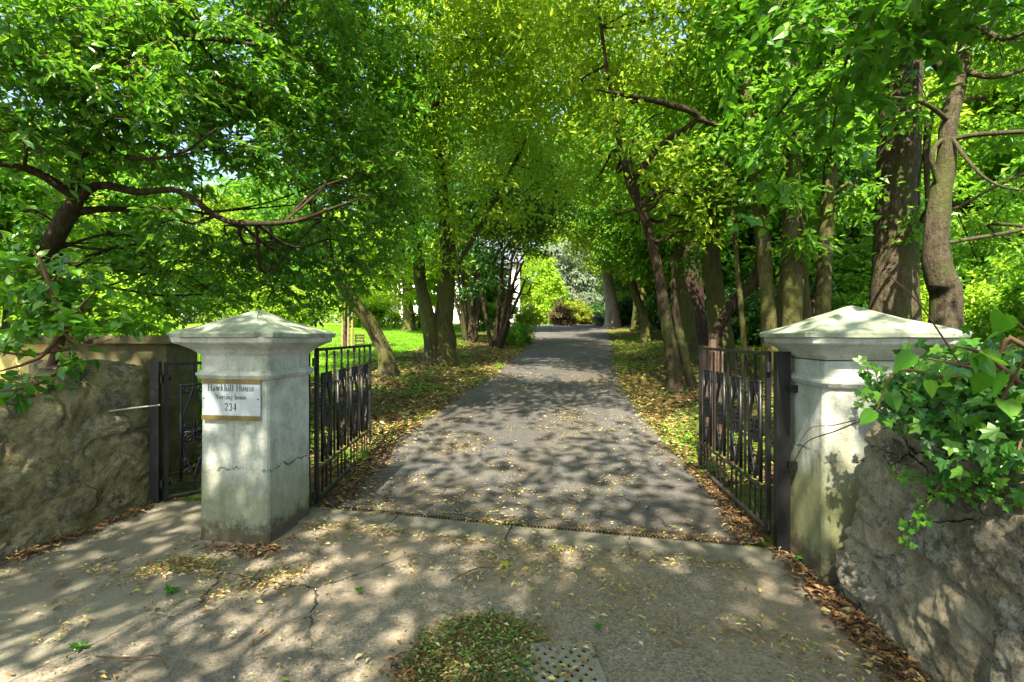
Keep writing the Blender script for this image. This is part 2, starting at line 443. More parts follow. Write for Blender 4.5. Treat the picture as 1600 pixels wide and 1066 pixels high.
def stonewall(name, dark, mid, light, s1, s2, s3, moss, mossy, lime, ck):
    t = NT(name)
    st = t.attr('stone'); sid = t.attr('sid')
    n1 = t.noise(4.5, 9, 0.78, None, 0.3)
    mo = t.ramp(n1, [(0.33, dark), (0.48, mid), (0.62, light)])
    sc = t.ramp(sid, [(0.0, s1), (0.35, s2), (0.7, s3), (1.0, s2)])
    sc = t.mix(t.rng(t.noise(17, 8, 0.8), 0.44, 0.56, 0, 0.75), sc, tuple(k * 0.45 for k in s1))
    edge = t.math('ADD', st, t.math('MULTIPLY', t.math('SUBTRACT', t.noise(11, 8, 0.8), 0.5), 1.9))
    col = t.mix(t.rng(edge, 0.42, 0.50), mo, sc)
    rim = t.math('ABSOLUTE', t.math('SUBTRACT', edge, 0.43))
    col = t.mix(t.math('MULTIPLY', t.rng(rim, 0.02, 0.06, 0.8, 0), t.rng(t.noise(3.3, 4, 0.6), 0.48, 0.6)), col, tuple(k * 0.25 for k in dark))
    col = t.mix(t.rng(t.noise(1.9, 7, 0.78), 0.60 - mossy * .2, 0.70 - mossy * .15, 0, 0.75), col, moss)
    col = t.mix(t.rng(t.noise(3.7, 9, 0.82), 0.605, 0.635, 0, lime * .8), col, (0.40, 0.375, 0.31))
    w = warp(t, 4.0, 0.22)
    cr = t.n('ShaderNodeTexVoronoi', feature='DISTANCE_TO_EDGE'); cr.inputs['Scale'].default_value = 2.6; t.l(w, cr.inputs['Vector'])
    crack = t.math('MULTIPLY', t.rng(cr.outputs[0], 0.004, 0.013, 1, 0), t.rng(t.noise(1.7, 3, 0.5), ck, ck + 0.06))
    col = t.mix(crack, col, (0.012, 0.010, 0.008))
    col = t.mix(t.rng(t.noise(52, 8, 0.8), 0.53, 0.64, 0, 0.7), col, tuple(k * 0.35 for k in dark))
    col = t.mix(t.rng(t.noise(90, 5, 0.8), 0.60, 0.68, 0, 0.6), col, tuple(min(1, k * 1.6) for k in light))
    h = t.math('ADD', t.math('ADD', t.noise(70, 8, 0.8), t.math('MULTIPLY', n1, 2.5)), t.math('MULTIPLY', crack, -2.0))
    t.bump(h, 1.0, 0.022)
    return t.done(col, 0.95, 0.12)
M['rubble_left'] = stonewall('mossy_rubble', (0.11, 0.095, 0.045), (0.27, 0.235, 0.12), (0.40, 0.345, 0.20), (0.21, 0.20, 0.15), (0.35, 0.29, 0.17), (0.48, 0.41, 0.27), (0.16, 0.15, 0.04), 0.2, 0.7, 0.62)
M['rubble_right'] = stonewall('grey_rubble', (0.13, 0.108, 0.068), (0.30, 0.255, 0.17), (0.44, 0.385, 0.27), (0.12, 0.104, 0.074), (0.27, 0.235, 0.17), (0.46, 0.42, 0.33), (0.18, 0.15, 0.075), 0.1, 0.9, 0.54)

def simple_noise(name, a, b, sc, rough=0.85, bump=0.4, spec=0.3):
    t = NT(name); n = t.noise(sc, 6, 0.7)
    t.bump(n, bump, 0.015)
    return t.done(t.mix(t.rng(n, 0.35, 0.65), a, b), rough, spec)
M['mosswall'] = simple_noise('mossy_wall', (0.045, 0.045, 0.015), (0.12, 0.105, 0.045), 7)
M['cream'] = simple_noise('cream_wall', (0.42, 0.33, 0.10), (0.60, 0.48, 0.17), 5)
M['white'] = simple_noise('white_wall', (0.72, 0.71, 0.68), (0.82, 0.81, 0.79), 1.5)
M['slate'] = simple_noise('slate', (0.06, 0.065, 0.08), (0.11, 0.12, 0.14), 8)
M['glass'] = NT('window_glass').done((0.03, 0.04, 0.05), 0.08, 0.6)
M['fence_paint'] = simple_noise('fence_paint', (0.45, 0.46, 0.44), (0.62, 0.63, 0.61), 4)
M['timber'] = simple_noise('timber', (0.16, 0.10, 0.05), (0.30, 0.20, 0.11), 20)
M['timber_red'] = simple_noise('red_timber', (0.06, 0.04, 0.026), (0.14, 0.085, 0.055), 20)
M['drystone'] = simple_noise('garden_stone', (0.14, 0.125, 0.10), (0.36, 0.33, 0.27), 4, 0.9, 0.9)
M['signwhite'] = simple_noise('sign_white', (0.30, 0.34, 0.345), (0.38, 0.42, 0.44), 3, 0.35, 0.02, 0.5)
M['signgold'] = simple_noise('sign_gold', (0.09, 0.065, 0.014), (0.14, 0.10, 0.025), 30, 0.4, 0.05, 0.5)
M['signink'] = NT('sign_ink').done((0.035, 0.045, 0.06), 0.5, 0.3)
M['rod'] = simple_noise('pale_rod', (0.30, 0.32, 0.28), (0.42, 0.44, 0.38), 30, 0.5, 0.1, 0.5)

def litter_mat(name, stops):
    t = NT(name)
    g = t.n('ShaderNodeNewGeometry')
    c = t.ramp(g.outputs['Random Per Island'], stops, 'CONSTANT')
    return t.done(c, 0.75, 0.3)
M['litter'] = litter_mat('leaf_litter', [(0, (0.36, 0.27, 0.06)), (0.2, (0.16, 0.09, 0.03)), (0.38, (0.44, 0.37, 0.15)), (0.52, (0.11, 0.055, 0.02)), (0.66, (0.26, 0.15, 0.04)), (0.8, (0.14, 0.20, 0.03)), (0.92, (0.48, 0.42, 0.24))])
M['heap'] = litter_mat('heap_litter', [(0, (0.10, 0.08, 0.02)), (0.22, (0.05, 0.13, 0.02)), (0.40, (0.20, 0.15, 0.05)), (0.6, (0.09, 0.05, 0.02)), (0.74, (0.10, 0.22, 0.035)), (0.86, (0.42, 0.38, 0.18)), (0.94, (0.26, 0.30, 0.08))])
M['brownlitter'] = litter_mat('brown_litter', [(0, (0.15, 0.085, 0.04)), (0.25, (0.08, 0.04, 0.02)), (0.5, (0.22, 0.12, 0.045)), (0.70, (0.05, 0.027, 0.016)), (0.9, (0.30, 0.24, 0.10))])
M['floorlitter'] = litter_mat('floor_litter', [(0, (0.08, 0.045, 0.018)), (0.25, (0.15, 0.085, 0.03)), (0.45, (0.25, 0.19, 0.05)), (0.58, (0.05, 0.03, 0.015)), (0.75, (0.08, 0.12, 0.02)), (0.88, (0.30, 0.27, 0.08))])

# ------------------------------------------------------------------ ground, drive, road, pavement, lawn
def sheet(name, rows, mat, dz, kind='structure'):
    """rows: list of (n,2) arrays of x,y with equal n; laid on the terrain dz above it"""
    G = np.array(rows); nr, nc, _ = G.shape
    z = H(G[..., 0], G[..., 1]) + dz
    v = np.concatenate([G, z[..., None]], 2).reshape(-1, 3)
    i = np.arange(nr - 1)[:, None] * nc; j = np.arange(nc - 1)[None, :]
    f = np.stack([i + j, i + j + 1, i + j + 1 + nc, i + j + nc], -1).reshape(-1, 4)
    b = MB(); b.add(v, f); o = b.build(name, mat)
    o['kind'] = kind
    return o

xs = np.concatenate([np.arange(-140, -20, 6), np.arange(-20, -8, 1.0), np.arange(-8, 10, 0.2), np.arange(10, 24, 1.0), np.arange(24, 150, 6)])
ys = np.concatenate([np.arange(-60, -4, 4), np.arange(-4, 3, .5), np.arange(3, 26, 0.2), np.arange(26, 60, 1.0), np.arange(60, 219, 6)])
sheet('ground', [np.stack([xs, np.full_like(xs, y)], 1) for y in ys], M['soil'], 0.0)

DR = math.radians(-12.2)                       # the gateway runs slightly towards the camera on the right
def gateline(u, w):                            # along the drain from its left end, and away from the camera
    c, s = math.cos(DR), math.sin(DR)
    return np.array([-1.62 + u * c - w * s, 4.15 + u * s + w * c])

rows = []
for Y in np.concatenate([np.arange(3.80, 12, 0.15), np.arange(12, 70, 0.5)]):
    l, r = edge_l(Y), edge_r(Y)
    j = vnoise(np.array([[0, Y, 0], [9, Y, 0]]), 2.1) * 0.06 + vnoise(np.array([[0, Y, 5], [9, Y, 5]]), 6) * 0.025
    x = np.linspace(l + j[0], r + j[1], 25)
    y = Y - 0.216 * x * (1 - sm(3.8, 8, Y))
    rows.append(np.stack([x, y], 1))
sheet('drive', rows, M['drive'], 0.016)
# the sunlit turning area the drive opens into on the left, far end
rows = [np.stack([np.linspace(-3.2 - 0.35 * (Y - 31), edge_l(Y) + 0.3, 12), np.full(12, Y)], 1) for Y in np.arange(31, 46, 0.5)]
sheet('forecourt', rows, M['drive'], 0.024)

rows = []
for t in np.linspace(0, 1, 60):
    x = np.linspace(-9, 9, 60)
    far = 4.15 - 0.216 * (x + 1.62) - 0.10
    far = np.where(x < -1.9, 4.25 + 0.5 * sm(-1.9, -2.6, x) * 0 + 0.30 * (1 - sm(-4.6, -2.6, x)), far)
    rows.append(np.stack([x, -16 + (far + 16) * t ** 0.6], 1))
sheet('road', rows, M['asphalt'], 0.006)
# smooth concrete pavement at the foot of the left wall
rows = []
for t in np.linspace(0, 1, 120):
    a = np.array([-4.6 + 0.0 * t, -2.0]) * (1 - t) + np.array([-3.3, 4.28]) * t
    b_ = np.array([-3.1, -2.0]) * (1 - t) + np.array([-1.78, 3.6]) * t + np.array([0.10 * math.sin(t * 9) + .05 * math.sin(t * 31) + .03 * math.sin(t * 67), 0])
    if t > 0.85: b_[1] += (t - 0.85) * 4.0
    rows.append(np.array([a * (1 - q) + b_ * q for q in np.linspace(0, 1, 20)]))
sheet('pavement', rows, M['pavement'], 0.0085)
# trodden path behind the little gate
rows = [np.stack([np.linspace(-3.1 + .02 * (Y - 4), -2.3 + .05 * (Y - 4), 8), np.full(8, Y)], 1) for Y in np.arange(4.25, 9, .25)]
sheet('path', rows, M['soil'], 0.012)

# concrete threshold slabs in front of the drain
rnd = random.Random(3)
u = -0.10; k = 0
while u < 3.45:
    ln = min(rnd.uniform(0.75, 1.1), 3.5 - u)
    b = MB(); n = 14; m = 5
    uu = np.linspace(u + .006, u + ln - .006, n)
    top = []
    for a in uu:
        ww = np.linspace(-0.36 + 0.02 * vnoise(np.array([[a, 0, 0]]), 3)[0], -0.075, m)
        top.append([[*gateline(a, w), 0] for w in ww])
    top = np.array(top).reshape(-1, 3)
    top[:, 2] = slope(top[:, 1]) + 0.024 + vnoise(top, 4) * 0.003
    i = np.arange(n - 1)[:, None] * m; j = np.arange(m - 1)[None, :]
    b.add(top, np.stack([i + j, i + j + m, i + j + 1 + m, i + j + 1], -1).reshape(-1, 4)[:, ::-1])
    low = top.copy(); low[:, 2] -= 0.05
    rim = list(range(0, m)) + [q * m + m - 1 for q in range(1, n)] + [(n - 1) * m + q for q in range(m - 2, -1, -1)] + [q * m for q in range(n - 2, 0, -1)]
    ring = np.vstack([top[rim], low[rim]]); q = np.arange(len(rim)); q2 = (q + 1) % len(rim)
    b.add(ring, np.stack([q, q2, q2 + len(rim), q + len(rim)], 1))
    o = b.build('threshold_slab', M['concrete'], smooth=False)
    lab = ['pale concrete threshold slab beside the left gate post', 'second pale concrete threshold slab from the left, in front of the drain',
           'third pale concrete threshold slab from the left, in front of the drain', 'pale concrete threshold slab beside the right gate post', 'short end slab by the right gate post'][k]
    tag(o, lab, 'slab', 'concrete slabs across the gateway'); k += 1
    u += ln

# channel drain
dr = empty('channel_drain', (*gateline(0, 0), 0.0), DR)
dr.scale = (1, 1.22, 1)
tag(dr, 'long rusty slotted channel drain across the gateway', 'drain')
b = MB(); b.box((1.66, 0, 0.019), (3.36, 0.115, 0.012)); b.build('channel', M['pit_shade'], dr)  # flat dark plate stands in for the shaded inside of the channel
b = MB()
for sy in (-0.058, 0.058): b.box((1.66, sy, 0.022), (3.36, 0.012, 0.02))
for a in np.arange(0.0, 3.33, 0.5): b.box((a, 0, 0.0225), (0.018, 0.104, 0.019))
b.build('frame', M['grate'], dr, smooth=False)
b = MB()
for a in np.arange(0.03, 3.33, 0.026): b.box((a, 0, 0.0265), (0.009, 0.104, 0.012), 0.35)
b.box((1.66, 0, 0.0255), (3.32, 0.008, 0.011))
b.build('grating', M['grate'], dr, smooth=False)

# cast iron gully cover with a lattice of square holes
g = empty('drain_cover', (0.17, 2.09, 0.0), 0.1)
tag(g, 'square cast iron drain cover with lattice holes half buried in litter', 'drain cover')
b = MB(); N = 9; c = 0.046; q = N * c / 2; ca, sa = math.cos(R(45)), math.sin(R(45))
b.box((0, 0, 0.010), (2 * q + .03, 2 * q + .03, 0.006)); b.build('pit_shade', M['pit_shade'], g)  # dark sheet painting the shade below the lattice, no real hole
b = MB()
half = q + 0.012
for e in (-1, 1):
    b.box((e * half, 0, 0.017), (0.024, 2 * half + .024, 0.022)); b.box((0, e * half, 0.0165), (2 * half - .024, 0.024, 0.021))
step = 0.062
for fam in (0, 1):
    for d in np.arange(-0.56, 0.57, step):
        # bar along the diagonal x - y = d (or x + y = d), clipped to the square
        lo = max(-half, -half + (d if d > 0 else 0)); hi = min(half, half + (d if d < 0 else 0))
        if hi - lo < 0.03: continue
        x0, x1 = lo, hi
        p0 = (x0, x0 - d) ; p1 = (x1, x1 - d)
        if fam: p0 = (-p0[0], p0[1]); p1 = (-p1[0], p1[1])
        ln = math.dist(p0, p1)
        b.box(((p0[0] + p1[0]) / 2, (p0[1] + p1[1]) / 2, 0.0205 - fam * 0.001), (ln, 0.024, 0.009 - fam * .001), math.atan2(p1[1] - p0[1], p1[0] - p0[0]))
b.build('lattice', M['castiron'], g, smooth=False)

# ------------------------------------------------------------------ lawn
def lawn_edge(y):      # its right-hand edge
    return np.interp(y, [10, 12, 15, 20, 28, 34], [-3.6, -3.3, -3.0, -2.6, -1.6, -2.2])
rows = []
for Y in np.concatenate([np.arange(10.2, 20, .3), np.arange(20, 50, 1.)]):
    e = lawn_edge(Y) + vnoise(np.array([[0, Y, 0]]), 1.1)[0] * .4
    x = e - np.concatenate([np.linspace(0, 6, 25), np.linspace(6.6, 45, 30)])
    y0 = Y - 1.6 * sm(0, 3, e - x) * (Y < 60)
    rows.append(np.stack([x, y0], 1))
sheet('lawn', rows, M['lawn'], 0.03)
sheet('lawn_far', [np.stack([np.linspace(-1.6, 1.6, 8) , np.full(8, Y)], 1) for Y in np.arange(47, 54, .5)], M['lawn'], 0.05)

# ------------------------------------------------------------------ rubble walls
def rubble(name, path, spine, top, mat, label, seed, side, ds=0.014, cell=0.33, depth=0.03, drop=0.12, nfr=90, strata=0.0):
    path = np.array(path, float); spine = np.array(spine, float)
    tt = np.arange(len(path))
    sp, _ = spline([np.array([*p, 0]) for p in path], np.zeros(len(path)), ds)
    # the same number of samples between the same knots
    cs = []
    for i in range(len(path) - 1):
        n = 0
    # parameter along the path for every sample, to pair it with the spine
    seglen = np.concatenate([[0], np.cumsum(np.linalg.norm(np.diff(sp, axis=0), axis=1))])
    knot = [0]
    for i in range(1, len(path)):
        d = np.linalg.norm(sp[:, :2] - path[i], axis=1); knot.append(int(np.argmin(d + 0 * d)))
    idx = np.arange(len(sp))
    sx = np.interp(idx, knot, spine[:, 0]); sy = np.interp(idx, knot, spine[:, 1])
    front = sp[:, :2]; back = np.stack([sx, sy], 1)
    T = np.array([top(i / (len(sp) - 1), f) for i, f in enumerate(front)])
    T = T + vnoise(np.stack([seglen, 0 * seglen, 0 * seglen], 1), 2.3, seed) * 0.05
    nf = nfr; nt = 16
    V = []
    inward = back - front
    inw = inward / (np.linalg.norm(inward, axis=1)[:, None] + 1e-9)
    for a in np.linspace(0, 1, nf):
        z = -0.08 + (T + 0.08) * a
        lean = drop * a ** 1.3 + 0.10 * max(0, (a - 0.88) / 0.12) ** 2.2
        flare = -0.05 * (1 - min(1, a / 0.12)) ** 2
        V.append(np.concatenate([front + inw * (lean + flare), (z - 0.0)[:, None]], 1))
    f1 = V[-1][:, :2]
    for a in np.linspace(0, 1, nt + 1)[1:]:
        V.append(np.concatenate([f1 * (1 - a) + back * a, (T + 0.03 * math.sin(a * 3))[:, None]], 1))
    V.append(np.concatenate([back, np.full((len(sp), 1), -0.1)], 1))
    V = np.array(V)                                     # rows, samples, 3
    nr, nc, _ = V.shape
    # normals
    du = np.gradient(V, axis=1); dv = np.gradient(V, axis=0)
    Nn = np.cross(du, dv); Nn /= np.linalg.norm(Nn, axis=2)[..., None] + 1e-9
    Nn *= side
    Pn = V.reshape(-1, 3)
    r = np.random.default_rng(seed)
    lo, hi = Pn.min(0), Pn.max(0)
    pick = Pn[r.choice(len(Pn), 4000)]
    seeds = []
    for p in pick:
        if all(np.linalg.norm((p - q_) * [1, 1, 1.45]) > cell * 0.85 for q_ in seeds): seeds.append(p)
    seeds = np.array(seeds)
    w = np.stack([vnoise(Pn, 5, seed + k_) for k_ in (1, 2, 3)], 1) * 0.05
    D = np.full((len(Pn), 2), 9.0); I = np.zeros(len(Pn), int)
    for k_, s_ in enumerate(seeds):
        d = np.linalg.norm((Pn + w - s_) * [1, 1, 1.45], axis=1)
        near = d < D[:, 0]
        D[:, 1] = np.where(near, D[:, 0], np.minimum(D[:, 1], d)); I = np.where(near, k_, I); D[:, 0] = np.where(near, d, D[:, 0])
    e = (D[:, 1] - D[:, 0]) / cell
    amp = r.uniform(0.15, 1.0, len(seeds)) ** 1.3
    sid = r.random(len(seeds))
    stone = sm(0.10, 0.42, e) * amp[I]
    tilt = r.normal(0, 0.10, (len(seeds), 3))
    loc = Pn - seeds[I]
    disp = depth * stone + (loc * tilt[I]).sum(1) * stone * 1.6
    disp += vnoise(Pn, 2.3, seed) * 0.028 + vnoise(Pn, 9, seed + 1) * 0.010 + vnoise(Pn, 22, seed + 2) * 0.007 + vnoise(Pn, 44, seed + 3) * 0.005 - (1 - np.abs(vnoise(Pn, 13, seed + 4))) ** 6 * 0.012
    along_ = Pn[:, 1] * -1.0 + Pn[:, 0] * .2; dip = Pn[:, 2] * .82 + along_ * .57; run = along_ * .82 - Pn[:, 2] * .57
    q_ = np.stack([dip * 3.4, run * 1.1, Pn[:, 0] * 1.2], 1)
    f_ = vnoise(q_, 1.0, seed + 6) + .5 * vnoise(q_, 2.6, seed + 7)
    st_ = (f_ * 2.2) % 1.0
    disp += strata * ((1 - st_) - .5) * sm(0.0, .08, st_)
    disp -= .03 * sm(.05, .0, np.abs(vnoise(Pn, 2.1, seed + 8))) * (vnoise(Pn, 1.3, seed + 9) > .15)
    # a few deep holes where a pinning stone has fallen out
    Q = Pn + Nn.reshape(-1, 3) * disp[:, None]
    i = np.arange(nr - 1)[:, None] * nc; j = np.arange(nc - 1)[None, :]
    f = np.stack([i + j, i + j + 1, i + j + 1 + nc, i + j + nc], -1).reshape(-1, 4)
    b = MB(); b.add(Q, f if side > 0 else f[:, ::-1])
    o = b.build(name, mat, attr={'stone': np.clip(stone * 1.3, 0, 1), 'sid': sid[I]})
    tag(o, label, 'wall')
    return o

def top_left(t, p):
    return np.interp(p[1], [-3, 2, 3.1, 3.45, 3.7, 3.95, 4.2, 4.6], [0.90, 0.95, 0.98, 0.99, 1.10, 1.20, 1.27, 1.24])
rubble('rubble_wall', [(-4.3, 4.62), (-3.5, 4.56), (-3.22, 4.42), (-3.16, 4.2), (-3.22, 3.85), (-3.38, 3.2), (-3.62, 2.4), (-4.1, 0.8), (-5.2, -2.5)],
       [(-4.4, 4.4), (-3.9, 4.3), (-3.75, 4.2), (-3.72, 4.05), (-3.78, 3.8), (-3.95, 3.2), (-4.2, 2.4), (-4.7, 0.8), (-5.8, -2.5)],
       top_left, M['rubble_left'], 'mossy rubble wall with smeared mortar left of the small side gate', 4, -1, drop=0.06, strata=0.006, depth=0.022)
def top_right(t, p):
    return np.interp(p[1], [-2, 1.0, 2.0, 2.55, 2.72, 2.80], [1.02, 1.05, 1.10, 1.12, 1.10, 1.06])
rubble('boulder_wall', [(2.75, 2.66), (2.2, 2.74), (1.915, 2.79), (1.855, 2.70), (1.84, 2.45), (1.80, 2.05), (1.74, 1.5), (1.75, 0.7), (2.2, -1.6)],
       [(2.85, 2.50), (2.7, 2.45), (2.6, 2.42), (2.55, 2.38), (2.52, 2.3), (2.5, 2.0), (2.5, 1.5), (2.5, 0.7), (2.9, -1.6)],
       top_right, M['rubble_right'], 'grey boulder and mortar wall swelling in front of the right pillar', 9, 1, ds=0.011, cell=0.36, depth=0.035, drop=0.15, nfr=120, strata=0.018)

# earth held up behind the walls
def bank(name, pts, z, mat):
    b = MB(); pts = np.array(pts, float); n = len(pts); c = pts.mean(0)
    ring = np.concatenate([pts, np.full((n, 1), z)], 1)
    low = ring.copy(); low[:, 2] = -0.2
    v = np.vstack([ring, low, [[*c, z + 0.12]]])
    i = np.arange(n); j = (i + 1) % n
    b.add(v, np.stack([i, j, j + n, i + n], 1)); b.add(v, np.stack([i, j, np.full(n, 2 * n), np.full(n, 2 * n)], 1))
    o = b.build(name, mat); o['kind'] = 'structure'; return o
bank('earth_bank', [(2.45, 2.35), (2.45, -1.6), (9, -2), (9, 6.2), (3.3, 5.6), (2.75, 2.6)], 0.92, M['soil'])

# garden wall with coping, and cream wall, seen over the left rubble wall
gw = empty('garden_wall', (-4.1, 4.95, 0.0), R(-4))
tag(gw, 'mossy old wall end with flat coping beside the little gate', 'wall')
b = MB(); b.box((-0.02, 0.22, 0.70), (1.22, 0.44, 1.44)); o1 = b.build('pier', M['mosswall'], gw, smooth=False)
b = MB(); b.box((0, 0.22, 1.465), (1.36, 0.56, 0.085)); b.box((-3.0, 0.22, 1.465), (4.63, 0.40, 0.083)); b.build('coping', M['mosswall'], gw, smooth=False)
b = MB(); b.box((-2.95, 0.25, 0.70), (4.6, 0.25, 1.44)); b.build('cream_panel', M['cream'], gw, smooth=False)

# ------------------------------------------------------------------ gate pillars
def loft(profile, half_n=9, chip=0.0, seed=0, wob=0.004, sx=1.0, sy=1.0):
    """square rings with chamfered corners; profile = (z, half width)"""
    prof = []
    for (z0, w0), (z1, w1) in zip(profile[:-1], profile[1:]):
        n = max(1, int(abs(z1 - z0) / 0.05))
        for t in np.linspace(0, 1, n, endpoint=False): prof.append((z0 + (z1 - z0) * t, w0 + (w1 - w0) * t))
    prof.append(profile[-1])
    a = np.linspace(-1, 1, half_n * 2 + 1)
    base = []
    for k in range(4):
        for t in a[:-1]:
            x, y = t, -1.0
            for _ in range(k): x, y = -y, x
            base.append((x, y))
    base = np.array(base); n = len(base)
    V = []
    for z, w in prof:
        c = np.abs(base).min(1) > 0.999
        pt = base * w
        pt[c] *= (1 - 0.010 / max(w, .05))
        V.append(np.concatenate([pt, np.full((n, 1), z)], 1))
    V = np.array(V); nr = len(V); v = V.reshape(-1, 3)
    d = np.concatenate([v[:, :2], 0 * v[:, :1]], 1); ln = np.linalg.norm(d, axis=1)[:, None] + 1e-6
    v = v + d / ln * (vnoise(v, 3.2, seed) * wob + vnoise(v, 11, seed + 1) * wob * 0.6)[:, None]
    v[:, 2] += vnoise(v, 5, seed + 5) * wob * 0.6
    if chip:
        cc = np.abs(v[:, 0] * v[:, 1]) / (np.abs(v[:, :2]).max(1) ** 2 + 1e-6)
        k = (cc > 0.72) * np.clip(vnoise(v, 9, seed + 3) + 0.35, 0, 1)
        v -= d / ln * (k * chip)[:, None]
    i = np.arange(nr - 1)[:, None] * n; j = np.arange(n)[None, :]; jj = (j + 1) % n
    f = np.stack([i + j, i + jj, i + jj + n, i + j + n], -1).reshape(-1, 4)
    return v, f

SH = [(-0.12, .300), (0.01, .298), (0.05, .291), (0.6, .287), (1.185, .285), (1.186, .300), (1.195, .306), (1.215, .318), (1.232, .318), (1.236, .306), (1.25, .300), (1.252, .288),
      (1.355, .287), (1.356, .293), (1.366, .295), (1.372, .306), (1.385, .316), (1.402, .333), (1.422, .358), (1.440, .380), (1.447, .396), (1.452, .399), (1.456, .404), (1.494, .406), (1.495, .398)]
CP = [(1.488, .39), (1.489, .424), (1.4915, .430), (1.517, .432), (1.525, .426), (1.545, .375), (1.58, .285), (1.62, .19), (1.655, .105), (1.685, .045), (1.695, .012), (1.697, 0.001)]
def pillar(loc, rz, plaster_m, label, seed, w=1.0):
    t = empty('gate_pillar', loc, rz)
    tag(t, label, 'pillar', 'painted pillars of the gateway')
    v, f = loft([(z, h * (w if z < 1.41 else w + (1 - w) * min(1, (z - 1.41) / .04))) for z, h in SH], seed=seed); b = MB(); b.add(v, f); o = b.build('shaft', plaster_m, t, smooth=False)
    v, f = loft(CP, chip=0.045, seed=seed + 7, wob=0.007); b = MB(); b.add(v, f); c = b.build('capstone', M['cap'], t, smooth=False)
    for o_ in (o, c):
        md = o_.modifiers.new('bevel', 'BEVEL'); md.width = 0.003; md.segments = 1; md.limit_method = 'ANGLE'; md.angle_limit = R(35)
    return t
RZ = R(-9)
PL = (-1.968, 3.75, 0.0); PR = (2.205, 3.145, 0.0)
pillar(PL, RZ, M['plaster_left'], 'white painted pillar with a house sign, left of the drive gates', 2, .95)
pillar(PR, RZ, M['plaster_right'], 'white painted pillar with green algae, right of the drive gates', 5)

